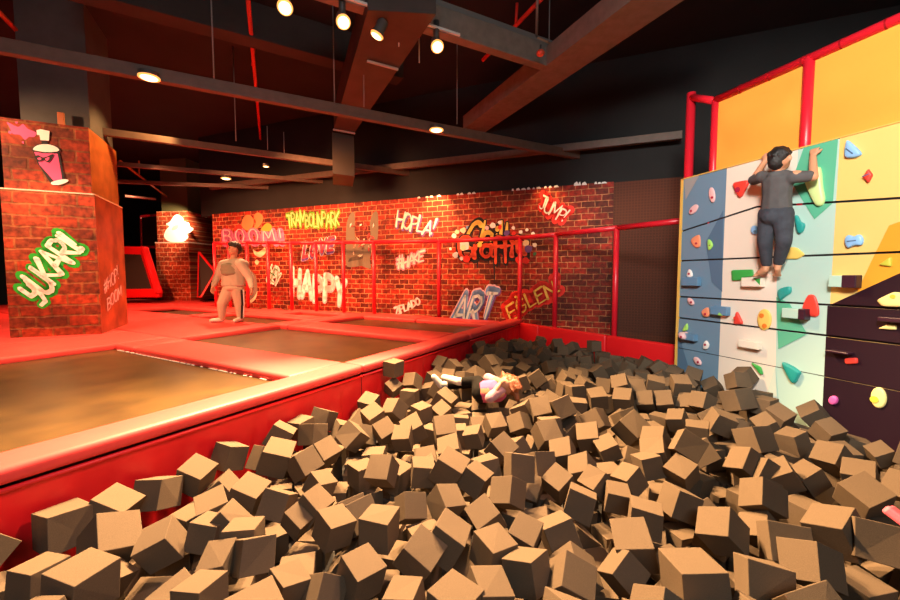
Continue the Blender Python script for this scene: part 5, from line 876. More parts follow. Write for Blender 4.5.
CUBES_B = '''-307 3023 -643 214 -214 281 -281 150 -328 3230 -643 354 354 5 5 150 43 2375 -643 22 22 353 353 150 91 3195 -643 38 -352 38 352 150 -948 2608 -643 336 111 -336 111 150 284 3413 -642 360 3 -3 347 150 2217 5755 -335 343 -86 343 86 150 906 4345 -466 63 -343 -356 -39 150 -685 2835 -634 0 -499 -3 -30 150 2294 3188 -489 347 68 347 -68 150 1314 1983 -643 0 446 -226 0 150 1548 4679 -342 193 355 137 261 150 1120 5415 -341 386 -176 -178 196 150 2027 3147 -431 407 47 268 102 150 1398 4466 -298 248 -281 -143 -298 150 900 5357 -304 275 -182 229 298 150 1639 4889 -314 79 487 78 24 150 2168 3244 -331 179 176 -408 -144 150 2089 5417 -338 18 497 -23 -46 150 2346 4407 -305 64 -212 430 -129 150 -727 3220 -643 344 -344 83 -83 150 1472 5489 -335 2 27 499 -1 150 626 3925 -502 77 60 -204 446 150 2179 2607 -459 140 297 -234 296 150 1074 3332 -415 72 -425 156 -200 150 280 3568 -489 4 354 -4 354 150 1156 3214 -613 30 -467 -98 -146 150 1579 3169 -489 352 29 -352 29 150 -1011 1928 -643 306 -177 -306 -177 150 -315 2571 -643 354 0 354 0 150 -555 2143 -643 0 -499 -26 0 150 -483 3247 -489 0 -451 215 0 150 167 4822 -310 224 -53 -414 160 150 1526 3383 -617 327 -168 202 272 150 1723 3562 -489 54 54 349 349 150 1878 5697 -337 276 -291 298 10 150 -154 2559 -643 28 0 0 499 150 1265 2551 -643 304 -304 -180 180 150 -483 2824 -643 283 212 -283 212 150 2208 5218 -336 251 -305 -264 156 150 401 3994 -489 97 -219 171 -404 150 2059 4629 -344 14 297 -381 126 150 2525 4236 -311 465 -103 -152 5 150 543 4910 -241 430 -199 156 36 150 -144 2196 -565 54 -463 60 170 150 1158 2987 -643 206 -206 287 -287 150 2099 3385 -451 42 73 -466 -159 150 1660 5233 -394 60 -160 -171 438 150 2264 5026 -303 355 -327 129 20 150 457 3392 -474 146 21 249 408 150 -150 1689 -643 378 0 0 327 150 17 2167 -611 136 -363 -296 111 150 1715 3347 -489 232 -232 -267 267 150 324 2560 -643 388 0 0 316 150 -1212 2828 -581 164 -418 -121 -183 150 28 4270 -465 351 72 313 -154 150 725 5574 -253 190 -364 -147 -245 150 2553 3558 -489 220 276 220 -276 150 -1038 2763 -488 308 312 167 172 150 2211 3905 -355 247 78 71 -422 150 1377 4807 -374 212 -449 55 26 150 -148 4744 -335 274 48 206 -361 150 1950 2918 -637 352 354 4 33 150 911 1962 -617 302 -189 299 -184 150 -131 2586 -452 371 103 -119 -296 150 1528 3465 -444 429 -222 91 91 150 332 3161 -643 339 102 -339 102 150 1129 4456 -374 341 -62 290 -214 150 2008 5836 -337 144 -323 161 315 150 986 4145 -466 34 -458 -176 -88 150 1475 5273 -400 79 -305 -313 -229 150 3246 2912 -643 43 -43 351 -351 150 -501 3070 -643 6 -354 -6 -354 150 1129 1680 -488 33 217 134 -429 150 689 3397 -478 127 -26 328 354 150 -331 4481 -489 69 347 -69 347 150 2338 4200 -336 493 61 -51 14 150 1043 1719 -612 332 303 -183 122 150 792 3809 -401 297 71 -275 284 150 2650 4711 -305 301 -285 -264 -93 150 200 5041 -307 145 -31 478 -1 150 2410 5300 -332 131 -335 -111 -330 150 2306 5472 -331 12 451 212 -37 150 1527 3563 -588 80 245 355 -241 150 2024 3963 -489 246 254 -246 254 150 927 4490 -350 110 -46 -171 -454 150 534 1972 -629 108 87 302 374 150 1684 2352 -643 489 0 0 -106 150 1546 2738 -643 0 164 472 0 150 1786 3927 -465 49 58 405 283 150 1366 6821 -377 205 -389 207 116 150 1572 6898 -300 183 292 254 258 150 1283 1793 -643 345 78 345 -78 150 3028 2539 -486 70 34 -330 -367 150 2639 3805 -489 422 0 0 269 150 895 2625 -634 19 310 391 24 150 -358 3771 -489 0 422 -268 0 150 938 3293 -277 208 122 -263 351 150 611 5765 -278 52 -30 271 -416 150 1184 6630 -315 66 -109 -454 -165 150 -330 2355 -631 348 5 354 -65 150 -165 4187 -458 188 -252 346 -176 150 2099 4358 -365 458 13 176 96 150 1958 4209 -311 180 -93 -37 -456 150 1378 6338 -369 338 -335 -74 -135 150 229 2302 -643 217 217 279 279 150 1226 3332 -476 157 -445 49 158 150 -1382 2164 -643 0 -389 -314 0 150 637 6112 -302 193 350 -184 238 150 1996 1972 -487 310 286 -191 -189 150 8 3999 -479 289 395 -98 -28 150 -320 1562 -618 256 -113 -335 -244 150 1123 5262 -459 132 354 -261 198 150 2574 2547 -643 224 224 273 273 150 2860 2448 -486 291 -231 -289 -168 150 -1078 3164 -489 104 338 -104 338 150 730 4230 -481 132 -343 -148 -305 150 816 6138 -223 172 -109 -336 -309 150 -1567 1674 -643 224 224 -274 -274 150 1942 1947 -638 192 173 -308 -297 150 -93 3144 -643 224 274 224 -274 150 2717 4432 -459 341 -108 337 -93 150 1190 6429 -324 75 33 491 -44 150 13 4489 -460 352 -148 -321 37 150 -1176 2433 -643 0 -496 -62 0 150 -512 3249 -643 251 251 249 249 150 1949 3609 -643 0 327 -378 0 150 -939 2804 -643 246 254 -246 254 150 2374 4023 -299 51 -361 331 88 150 1945 5176 -403 193 234 -325 230 150 1600 2701 -458 168 356 279 132 150 2730 3996 -489 11 -11 353 -353 150 2891 4083 -469 214 267 302 -205 150 321 5573 -335 183 183 303 303 150 1147 6865 -331 469 -2 -14 -173 150 -799 3398 -643 0 469 173 0 150 1478 5675 -354 148 -331 -108 327 150 1702 1722 -643 352 -352 -32 31 150 -774 2383 -632 339 -45 351 100 150 1963 2573 -643 252 252 -248 -248 150 -217 3903 -489 398 7 -174 -248 150 1206 2308 -643 285 -210 -285 -210 150 1773 2743 -643 29 352 29 -352 150 298 2939 -615 261 -149 198 -347 150 503 4418 -465 315 70 -178 338 150 247 2753 -631 266 -222 -231 277 150 2157 3600 -488 2 -458 -202 1 150 2029 6040 -335 44 -349 47 352 150 1668 6372 -346 113 -387 58 290 150 -1190 1785 -643 351 -40 351 40 150 -341 3415 -643 179 -305 -179 -305 150 1380 4034 -457 277 55 -349 -219 150 1274 5702 -340 3 400 -233 189 150 841 1619 -643 8 -353 -8 -353 150 1597 2115 -615 118 -381 204 221 150 -985 2413 -643 81 0 0 -493 150 -537 3843 -489 0 426 262 0 150 1654 4809 -473 391 16 310 -21 150 251 1670 -643 8 8 353 353 150 250 2111 -643 249 -249 -251 251 150 2350 2593 -643 340 -340 -96 96 150 89 2957 -617 325 -14 353 -139 150 750 5935 -278 63 -135 68 -472 150 288 4477 -636 408 -19 -13 288 150 1599 5806 -453 151 -296 -123 353 150 -1165 3014 -611 406 89 -160 227 150 1361 3173 -643 353 26 353 -26 150 97 3397 -643 97 340 97 -340 150 2169 3658 -643 0 221 -449 0 150 -121 3828 -599 95 -137 453 -131 150 185 4688 -597 304 -167 102 -345 150 2608 4937 -314 38 307 345 -188 150 1913 2338 -621 409 -29 284 42 150 2772 3598 -623 303 -281 201 -198 150 1534 3957 -627 204 -266 -233 289 150 1682 4033 -643 27 -27 353 -353 150 -1121 2300 -501 424 212 81 -137 150 1852 4762 -472 439 -129 -8 202 150 1183 5599 -480 329 -292 158 -178 150 2519 5140 -336 319 248 -207 -209 150 550 3453 -611 409 -150 84 -230 150 1310 5156 -463 171 -287 -206 309 150 3253 2739 -489 52 53 -351 -348 150 2754 4542 -345 279 210 -114 339 150 1443 5879 -320 446 157 -158 35 150 1449 6077 -331 313 163 184 302 150 473 1751 -611 273 119 -160 -368 150 80 2755 -643 353 -353 -6 6 150 912 2801 -643 18 -18 353 -353 150 1343 2694 -643 66 -67 -347 347 150 2808 3021 -643 489 0 0 -103 150 450 3656 -643 233 -266 233 266 150 -542 3844 -643 55 55 349 349 150 1277 5390 -489 159 -159 316 -316 150 147 4572 -329 128 -166 291 -348 150 956 3220 -634 499 1 -32 16 150 818 2949 -507 480 -21 133 41 150 870 3479 -357 15 47 233 440 150 1811 4930 -386 224 -217 -375 -108 150 1382 6509 -410 293 -80 174 -357 150 1730 1898 -612 91 279 385 125 150 2371 2321 -643 238 262 -238 262 150 2762 2805 -643 352 -35 352 35 150 470 3019 -552 77 -309 362 -134 150 2309 3407 -440 106 32 -210 440 150 2242 4044 -484 12 -295 403 9 150 326 4295 -489 296 -194 -296 -194 150 2013 4137 -489 253 253 -247 -247 150 -308 2777 -643 36 -36 352 -352 150 -127 2989 -643 269 229 -269 229 150 1533 3778 -613 296 174 -157 328 150 2304 2991 -489 79 345 -79 345 150 581 5069 -353 440 -230 24 57 150 1025 5685 -383 201 58 444 -94 150 923 5909 -347 454 191 81 30 150 -473 1762 -643 249 249 -251 -251 150 2119 2786 -615 329 -93 86 355 150 -522 3455 -643 487 0 0 -115 150 2288 3362 -643 21 0 0 500 150 2666 2423 -517 362 211 181 -205 150 2181 4225 -489 47 -47 350 -350 150 1324 4971 -478 7 -348 -61 -353 150 1529 5428 -489 183 302 183 -302 150 996 4669 -453 452 -8 104 -186 150 848 6527 -302 57 340 -154 327 150 3015 2758 -643 27 -27 -352 352 150 281 3591 -643 0 3 500 0 150 64 4507 -643 500 0 0 20 150 1756 3046 -516 63 26 464 174 150 -404 3981 -459 401 -19 126 270 150 -213 4646 -489 485 0 0 -122 150 1677 4588 -480 167 -202 290 -312 150 858 5062 -478 191 229 256 310 150 2378 4854 -427 188 427 24 179 150 1908 4466 -365 46 296 -387 100 150 2028 5601 -480 456 23 -17 -203 150 1163 6157 -360 231 309 -263 -179 150 1659 6137 -309 159 341 82 319 150 1860 6303 -335 265 265 234 234 150 725 6372 -337 342 -342 105 -75 150 1374 7007 -424 114 469 92 -92 150 -590 1333 -643 0 -316 387 0 150 510 1372 -643 0 153 -476 0 150 -1640 1481 -633 291 262 238 201 150 -1390 1511 -643 345 345 -76 -76 150 -935 1526 -643 401 0 0 298 150 -751 1492 -622 60 -341 -357 -57 150 -562 1588 -643 32 -352 32 352 150 -121 1496 -643 499 0 0 -32 150 60 1557 -637 353 38 352 -9 150 245 1513 -643 249 249 -251 -251 150 444 1548 -621 172 -350 -52 -309 150 863 1448 -643 211 284 -211 284 150 1152 1545 -643 0 57 -497 0 150 1984 1562 -643 86 86 343 343 150 -773 1696 -643 174 -308 -174 -308 150 97 1718 -643 17 0 0 500 150 1481 1691 -643 318 -154 -318 -154 150 1884 1745 -643 126 330 126 -330 150 2224 1717 -643 299 299 188 188 150 334 1926 -638 217 294 197 -279 150 2223 1945 -643 330 -330 127 -127 150 2630 1923 -643 347 -70 347 70 150 2866 1932 -643 330 127 -330 127 150 -1556 2149 -643 352 -36 -352 -36 150 -1195 2179 -643 0 -450 -219 0 150 1794 2165 -643 14 353 -14 353 150 1972 2150 -643 0 -1 500 0 150 2152 2156 -598 471 154 64 16 150 2625 2127 -612 33 -15 211 -452 150 2812 2120 -608 5 431 39 251 150 -1374 2400 -643 337 -108 -337 -108 150 -552 2327 -643 316 -159 -316 -159 150 -131 2367 -631 292 -246 254 199 150 1392 2359 -643 243 -257 243 257 150 2830 2358 -643 433 0 0 -251 150 -1336 2626 -643 82 0 0 -493 150 491 2560 -611 29 68 454 197 150 1098 2568 -643 182 182 -303 -303 150 1539 2554 -643 0 39 498 0 150 2147 2581 -630 6 63 494 46 150 2763 2612 -643 326 -137 326 137 150 -119 2741 -643 0 -59 497 0 150 545 2802 -643 352 31 -352 31 150 725 2817 -643 0 -478 -146 0 150 1143 2823 -643 73 346 -73 346 150 2566 2742 -609 356 -250 -235 -73 150 959 3025 -643 0 -41 -498 0 150 1401 3008 -643 0 500 -1 0 150 1556 3035 -643 1 -354 1 354 150 1745 2910 -643 248 -248 252 -252 150 2138 2975 -643 353 353 21 21 150 2338 2996 -643 402 0 0 297 150 2556 2957 -615 38 145 461 121 150 492 3245 -643 0 -409 287 0 150 788 3261 -614 93 -339 346 85 150 1570 3190 -643 0 -354 0 -354 150 1926 3139 -621 342 -352 -33 -89 150 2754 3212 -643 209 209 285 285 150 2977 3225 -643 352 352 29 29 150 -110 3334 -643 363 0 0 -344 150 760 3458 -643 256 -256 244 -244 150 977 3417 -621 358 -103 334 -9 150 1332 3362 -621 354 -62 60 -342 150 1871 3347 -643 22 -353 -22 -353 150 2118 3340 -634 236 -266 234 -262 150 2577 3357 -611 190 -137 -438 -60 150 2857 3463 -643 293 197 293 -197 150 3041 3431 -643 299 0 0 -400 150 -752 3627 -612 164 11 -472 4 150 -515 3664 -643 0 -33 -499 0 150 -323 3624 -643 252 248 252 -248 150 -114 3561 -643 308 0 0 -394 150 105 3616 -643 31 31 352 352 150 2331 3577 -635 324 178 -305 142 150 2978 3643 -643 243 -243 257 -257 150 -346 3790 -643 0 -23 -499 0 150 80 3834 -643 337 108 -337 108 150 265 3880 -643 231 231 267 267 150 1332 3810 -612 360 -120 -103 309 150 2161 3896 -643 0 319 385 0 150 2819 3783 -643 246 -254 -246 -254 150 -333 4090 -593 449 -80 -205 16 150 280 4064 -643 0 -65 -496 0 150 484 4078 -643 0 -209 454 0 150 1355 4005 -643 0 374 332 0 150 1977 4003 -643 40 -40 351 -351 150 2294 4026 -643 273 273 -225 -225 150 2822 4018 -643 499 0 0 25 150 -403 4274 -643 235 -264 235 264 150 554 4314 -643 353 353 -13 -13 150 1538 4179 -643 345 -345 79 -79 150 -336 4485 -643 179 -179 305 -305 150 62 1222 -465 425 30 144 -218 150 -2051 1314 -489 2 344 -363 -2 150 -1809 1408 -480 259 -241 270 -228 150 -1560 1313 -489 277 -277 -220 220 150 -1341 1122 -469 30 207 230 -392 150 -464 1319 -488 226 269 225 -276 150 207 1337 -488 285 291 -205 -206 150 520 1268 -468 80 488 72 12 150 722 1357 -489 296 0 0 403 150 1031 1198 -491 485 -55 106 -9 150 1306 1264 -482 43 -392 293 -91 150 1675 1210 -475 239 434 -9 -65 150 1892 1258 -450 242 -98 -224 363 150 2343 1568 -480 71 -20 360 -339 150 2217 1709 -433 306 30 -394 -20 150 2733 1715 -489 472 0 0 165 150 2592 1844 -483 320 77 -365 90 150 2743 1957 -464 225 207 -43 393 150 2921 1847 -484 56 -214 -445 -56 150 2636 2239 -465 79 -371 198 -258 150 2905 2041 -465 276 117 25 400 150 2950 2256 -479 390 -125 198 -208 150 3372 2513 -489 144 -474 -62 23 150 2782 2648 -489 337 107 -337 107 150 1569 2899 -478 295 392 67 -69 150 787 3154 -497 78 -278 396 99 150 845 3353 -463 247 415 -120 53 150 -645 3639 -501 319 -169 -140 317 150 673 3607 -488 499 0 -4 32 150 1092 3613 -488 231 -229 271 -266 150 2395 3633 -482 358 -347 41 1 150 2959 3596 -489 232 -266 -232 -266 150 801 3967 -502 309 188 -157 307 150 977 3887 -473 38 -385 315 34 150 1240 3846 -492 77 -140 361 307 150 1170 4033 -490 165 -125 -318 326 150 1194 4328 -524 233 -422 68 113 150 1596 4168 -489 25 25 -353 -353 150 1817 4118 -439 33 305 -341 -199 150 2629 4239 -488 5 -476 154 -2 150 293 4540 -483 26 3 345 -361 150 477 4631 -489 87 87 343 343 150 859 4842 -503 4 179 251 394 150 1153 4786 -489 348 -348 65 -65 150 2466 4693 -444 434 114 -164 147 150 1088 4998 -482 42 -333 38 369 150 2039 4798 -463 456 188 32 74 150 296 5313 -489 181 181 -304 -304 150 483 5393 -489 336 0 0 -371 150 1386 5551 -489 47 390 -48 305 150 1624 5611 -489 353 -353 21 -21 150 1428 5793 -485 332 -108 -317 167 150 1280 6149 -483 11 406 13 -291 150 1891 6247 -489 345 -77 -345 -77 150 287 945 -270 259 -277 -46 323 150 411 1051 -203 102 240 -53 -423 150 448 826 -194 454 -85 -121 147 150 -1586 1122 -430 191 276 -137 345 150 -1167 962 -346 90 -401 -147 243 150 -855 1029 -216 389 54 -206 231 150 -136 966 -236 150 221 -378 189 150 -48 1077 -350 426 -99 113 -215 150 160 1139 -365 461 68 140 -114 150 519 1143 -341 57 401 119 268 150 653 1006 -335 314 314 162 162 150 862 1085 -457 53 -293 -9 402 150 938 1015 -330 160 247 283 -288 150 1126 1059 -398 86 137 -137 -453 150 1475 1128 -474 159 -211 237 -352 150 1805 1150 -312 298 -329 -160 -167 150 -2013 1425 -332 194 -455 11 71 150 -976 1119 -333 104 192 -386 231 150 -800 1224 -406 175 -434 -167 57 150 832 1247 -326 268 128 364 171 150 1518 1343 -468 336 247 -237 141 150 1716 1398 -458 386 -112 -268 131 150 2018 1412 -332 77 239 -411 134 150 2252 1361 -347 116 410 -261 9 150 2436 1403 -352 113 -464 -29 144 150 2859 1729 -190 335 -244 -224 169 150 2519 1666 -487 202 -204 286 -293 150 2845 1925 -303 394 -186 58 238 150 2733 2124 -368 134 -306 338 156 150 3131 1978 -310 258 -111 336 242 150 3214 2174 -335 110 1 0 488 150 3066 2302 -372 2 287 -344 222 150 3323 2511 -224 419 -22 -251 -103 150 3217 2469 -369 204 -115 435 76 150 2510 1973 -314 359 -160 84 -298 150 3156 3099 -624 263 60 -38 419 150 388 4793 -349 100 -58 410 262 150 481 5634 -335 302 -302 184 -184 150 779 5757 -327 498 -21 -9 34 150 1020 6318 -322 124 -47 12 482 150 1776 6536 -329 18 -462 -189 8 150 1282 7329 -425 47 -183 462 24 150'''
# ================================================================== FOAM CUBES
def foam_mat():
    m = bpy.data.materials.new('brown_foam'); m.use_nodes = True; nt = m.node_tree; b = nt.nodes['Principled BSDF']; L = nt.links.new; N = nt.nodes.new
    tc = N('ShaderNodeTexCoord'); n1 = N('ShaderNodeTexNoise'); n1.inputs['Scale'].default_value = 70; n1.inputs['Detail'].default_value = 4
    L(tc.outputs['Object'], n1.inputs['Vector'])
    r = N('ShaderNodeValToRGB'); L(n1.outputs['Fac'], r.inputs[0])
    r.color_ramp.elements[0].position = .3; r.color_ramp.elements[0].color = (*FOAM_A, 1)
    r.color_ramp.elements[1].position = .7; r.color_ramp.elements[1].color = (*FOAM_B, 1)
    L(r.outputs[0], b.inputs['Base Color']); b.inputs['Roughness'].default_value = .9; b.inputs['Specular IOR Level'].default_value = .15
    bp = N('ShaderNodeBump'); bp.inputs['Strength'].default_value = .25; bp.inputs['Distance'].default_value = .006; L(n1.outputs['Fac'], bp.inputs['Height']); L(bp.outputs['Normal'], b.inputs['Normal'])
    return m
FOAM_A = (.086, .062, .040); FOAM_B = (.132, .094, .061)
FOAM = foam_mat()
def rounded_cube_mesh(seed):
    rnd = random.Random(seed); bm = bmesh.new(); bmesh.ops.create_cube(bm, size=1)
    for v in bm.verts: v.co += V((rnd.uniform(-.03, .03), rnd.uniform(-.03, .03), rnd.uniform(-.03, .03)))
    bmesh.ops.bevel(bm, geom=bm.edges[:], offset=.018, segments=2, affect='EDGES', profile=.5)
    me = bpy.data.meshes.new('foam_cube'); bm.to_mesh(me); bm.free(); me.materials.append(FOAM); return me
CM8 = [rounded_cube_mesh(s) for s in range(8)]
def decode(s):
    a = [int(x) for x in s.split()]
    for i in range(0, len(a), 8):
        x, y, z, w, qx, qy, qz, e = a[i:i + 8]
        yield V((x, y, z)) / 1000, Quaternion((w, qx, qy, qz)).normalized(), e / 1000
def cube_label(p):
    q = p - UO; q.z = 0; u, v = q.dot(UD), .19 - q.dot(VD)
    t = (V((p.x, p.y, 0)) - CW.o).dot(CW.n); fpd = (V((p.x, p.y, 0)) - PC).dot(nrm)
    if fpd < .45: row = 'along the far red pad'
    elif p.y > 4.15: row = 'beyond the lying child'
    elif p.y > 3.3: row = 'level with the lying child'
    elif p.y > 2.3: row = 'midway between camera end and lying child'
    elif p.y > 1.75: row = 'one band in from the camera end'
    else: row = 'at the camera end'
    if v < .16: side = 'against the red side panel'
    elif t < .40: side = 'at the climbing wall foot'
    else:
        f = v / (v + t)
        side = 'near the red side panel' if f < .33 else ('in mid pit' if f < .67 else 'towards the climbing wall')
    return 'brown foam cube %s, %s' % (side, row)
for i, (p, q, e) in enumerate(decode(CUBES_A)):
    o = bpy.data.objects.new('foam_cube', CM8[i % 8]); COL.objects.link(o)
    o.matrix_world = Matrix.LocRotScale(p, q, V((e, e, e)))
    tag(o, cube_label(p), 'foam cube', 'foam cubes filling the pit')
bm = bmesh.new()
for i, (p, q, e) in enumerate(decode(CUBES_B)):
    n0 = len(bm.verts); bm.from_mesh(CM8[i % 8]); bm.verts.ensure_lookup_table()
    bmesh.ops.transform(bm, matrix=Matrix.LocRotScale(p, q, V((e, e, e))), verts=bm.verts[n0:])
heap = from_bm('foam_cube_heap', bm, FOAM); tag(heap, 'the many half-buried and far brown foam cubes between the other cubes', 'foam cubes', 'foam cubes filling the pit', 'stuff')
# a scrap of pink cloth among the cubes
c_ = at_z(897, 516, -.20)
bm = bmesh.new(); bm_box(bm, (-.05, -.04, -.02), (.08, .04, .02), None, .012, 2)
tag(from_bm('foam_scrap', bm, mat('pink_scrap', (.85, .12, .18), rough=.6), None, Matrix.Translation(c_) @ Euler((.5, .3, .6)).to_matrix().to_4x4()), 'bright pink scrap poking out between foam cubes near the plum panel side', 'scrap')

# ================================================================== PEOPLE
def blob_mesh(name, parts, voxel, m, parent=None, smooth_it=3, offset=V()):
    """One continuous organic surface: chains ('c', p0, r0, p1, r1[, flat]) and ellipsoids ('e', p, (rx,ry,rz)[, Euler]) fused."""
    bm = bmesh.new()
    def ball(p, r3, rot=None):
        M = Matrix.Translation(V(p) - offset) @ ((rot.to_matrix().to_4x4()) if rot else Matrix.Identity(4)) @ Matrix.Diagonal((*r3, 1))
        bmesh.ops.create_icosphere(bm, subdivisions=2, radius=1, matrix=M)
    for q in parts:
        if q[0] == 'e': ball(q[1], q[2], q[3] if len(q) > 3 else None)
        else:
            _, a, ra, b, rb = q[:5]; a, b = V(a), V(b); L = (b - a).length
            n = max(2, int(L / (min(ra, rb) * .35)) + 1)
            for i in range(n + 1):
                k = i / n; r_ = ra + (rb - ra) * k; ball(a.lerp(b, k), (r_, r_, r_))
    me = bpy.data.meshes.new('t'); bm.to_mesh(me); bm.free()
    o = bpy.data.objects.new('t', me); COL.objects.link(o)
    md = o.modifiers.new('r', 'REMESH'); md.mode = 'VOXEL'; md.voxel_size = voxel
    sm = o.modifiers.new('s', 'SMOOTH'); sm.factor = .5; sm.iterations = smooth_it
    dg = bpy.context.evaluated_depsgraph_get(); dg.update()
    res = bpy.data.meshes.new_from_object(o.evaluated_get(dg)); bpy.data.objects.remove(o)
    res.name = name; res.materials.clear(); res.materials.append(m)
    ob = bpy.data.objects.new(name, res); COL.objects.link(ob)
    res.polygons.foreach_set('use_smooth', [True] * len(res.polygons))
    if parent is not None: ob.parent = parent
    return ob
def hand(wrist, knuckle_dir, palm_n, curl, side, s=1.0):
    """palm, four unequal bent fingers and a thumb; returns blob parts"""
    w = V(wrist); d = V(knuckle_dir).normalized(); n = V(palm_n); n = (n - d * n.dot(d)).normalized(); x = d.cross(n) * side
    P_ = []
    for k in (-1, -.33, .33, 1):
        P_.append(('c', w + x * k * .012 * s, .013 * s, w + d * .062 * s + x * k * .026 * s, .0105 * s))
    for k, ln in ((-1, .85), (-.33, 1.0), (.33, .95), (1, .75)):
        a = w + d * .064 * s + x * k * .027 * s; b = a + (d * math.cos(curl) + n * math.sin(curl)) * .030 * ln * s
        c2 = b + (d * math.cos(curl * 2) + n * math.sin(curl * 2)) * .026 * ln * s
        P_ += [('c', a, .0088 * s, b, .008 * s), ('c', b, .008 * s, c2, .007 * s)]
    a = w + d * .018 * s - x * .022 * s; b = a + (d * .6 - x * .8 + n * .25).normalized() * .032 * s; c2 = b + (d * .9 + n * .5 - x * .1).normalized() * .026 * s
    P_ += [('c', a, .0115 * s, b, .0095 * s), ('c', b, .0095 * s, c2, .0082 * s)]
    return P_
HAIR = mat('black_hair', (.012, .010, .010), rough=.55, bump=.4, bscale=60)
# ---- climber, seen from behind
def cl(x, y, off): return CW.px(x, y, off)
hd = cl(779.5, 159, .24); up = V((0, 0, 1)); fw = -CW.n; rt = CW.d            # facing the wall; image-right = wall t
person = empty('person', cl(769, 277, .13)); tag(person, 'person in grey T-shirt and dark trousers climbing barefoot, hands on the wall top', 'person')
pinv = person.location.copy()
sL, sR = cl(760, 175.5, .22), cl(795.5, 175, .22)
eL, eR = cl(752.5, 181, .16), cl(813.5, 177, .15)
hL, hR = cl(765, 161, .05), cl(813, 156.5, .045)
nk = cl(778, 170, .22); hip = cl(775.5, 213, .19)
kL, kR = cl(765, 241, .20), cl(784, 241, .20); aL, aR = cl(766.5, 264, .12), cl(778.5, 263, .12)
hipL, hipR = cl(768.5, 214, .19), cl(783, 214, .19)
body = [('e', hd, (.080, .088, .100)), ('e', hd + fw * .03 - up * .045, (.058, .062, .06)), ('e', hd + fw * .088 - up * .02, (.013, .018, .018)),
 ('e', hd - rt * .080 - up * .015, (.014, .022, .030)), ('e', hd + rt * .080 - up * .015, (.014, .022, .030)),
 ('c', hd - up * .06, .046, nk - up * .03, .050), ('c', nk - up * .06, .045, sL - up * .015, .040), ('c', nk - up * .06, .045, sR - up * .015, .040),
 ('c', nk - up * .10, .075, hip + up * .05, .08), ('c', sL, .042, eL, .034), ('c', eL, .034, hL, .024), ('c', sR, .042, eR, .036), ('c', eR, .036, hR, .025),
 ('c', hipL, .07, kL, .055), ('c', kL, .055, aL, .034), ('c', hipR, .07, kR, .055), ('c', kR, .055, aR, .034)]
for a_, toe in ((aL, cl(756.5, 275.5, .115)), (aR, cl(777, 275, .085))):
    heel = a_ - up * .055 + CW.n * .01
    body += [('c', a_, .032, heel, .027), ('c', heel, .027, a_.lerp(toe, .6) - up * .02, .027), ('c', a_ - up * .02, .026, toe + up * .004, .021)]
    dv = (toe - a_); dv.z = 0; dv.normalize(); sd = V((-dv.y, dv.x, 0))
    for k in range(5): body.append(('c', toe + sd * (k - 2) * .012, .0105, toe + dv * (.020 - .003 * abs(k - 1)) + sd * (k - 2) * .013 - up * .008, .0085))
body += hand(hR, up * .9 + fw * .15, fw, .95, 1, .95) + hand(hL, (up * .9 + fw * .1 + rt * .25), fw, .95, -1, .95)
bo = blob_mesh('body', body, .0065, SKIN, person, 4, pinv)
TEE = mat('grey_tshirt', (.085, .082, .085), rough=.85, vary=.12, vscale=14, bump=.3, bscale=14)
TRO = mat('dark_trousers', (.040, .046, .062), rough=.85, vary=.2, vscale=18, bump=.3, bscale=16)
mid = lambda a, b, k: V(a).lerp(V(b), k)
chest = nk - up * .10; lo = cl(776, 209.5, .19)
tee = [('e', nk - up * .045, (.085, .07, .045)), ('c', nk - up * .055 + rt * .03, .055, sR - up * .02 - rt * .02, .054), ('c', nk - up * .055 - rt * .03, .055, sL - up * .02 + rt * .02, .054),
 ('c', sR - up * .015 - rt * .02, .056, mid(sR, eR, .68), .050), ('c', sL - up * .015 + rt * .02, .056, mid(sL, eL, .8), .050)]
for k in range(24):
    f = k / 23; c0 = (nk - up * .09).lerp(lo, f); tee.append(('e', c0, (.128 - .010 * math.sin(f * 3.1), .092, .05), Euler((0, 0, math.atan2(CW.d.y, CW.d.x)))))
blob_mesh('t_shirt', tee, .008, TEE, person, 6, pinv)
tro = [('e', cl(775.5, 211, .19), (.130, .098, .06), Euler((0, 0, math.atan2(CW.d.y, CW.d.x)))), ('c', hipL, .084, kL, .062), ('c', kL, .062, mid(kL, aL, .95), .046), ('c', hipR, .084, kR, .062), ('c', kR, .062, mid(kR, aR, .92), .046), ('e', hip - up * .03 + CW.n * .01, (.118, .098, .09))]
blob_mesh('trousers', tro, .008, TRO, person, 9, pinv)
hr = [('e', hd + up * .018 + CW.n * .012, (.081, .090, .092)), ('e', hd + CW.n * .03 - up * .03, (.076, .062, .072))]
random.seed(2)
for k in range(26):
    a_ = random.uniform(0, 6.28); b_ = random.uniform(.1, 1.35); dv = rt * math.cos(a_) * math.cos(b_) + CW.n * math.sin(a_) * math.cos(b_) + up * math.sin(b_)
    if dv.dot(fw) > .5: continue
    p_ = hd + up * .018 + CW.n * .012 + dv * .082; hr.append(('c', p_, .014, p_ + dv * .006 - up * .012 + rt * .008, .009))
blob_mesh('hair', hr, .008, HAIR, person, 1, pinv)
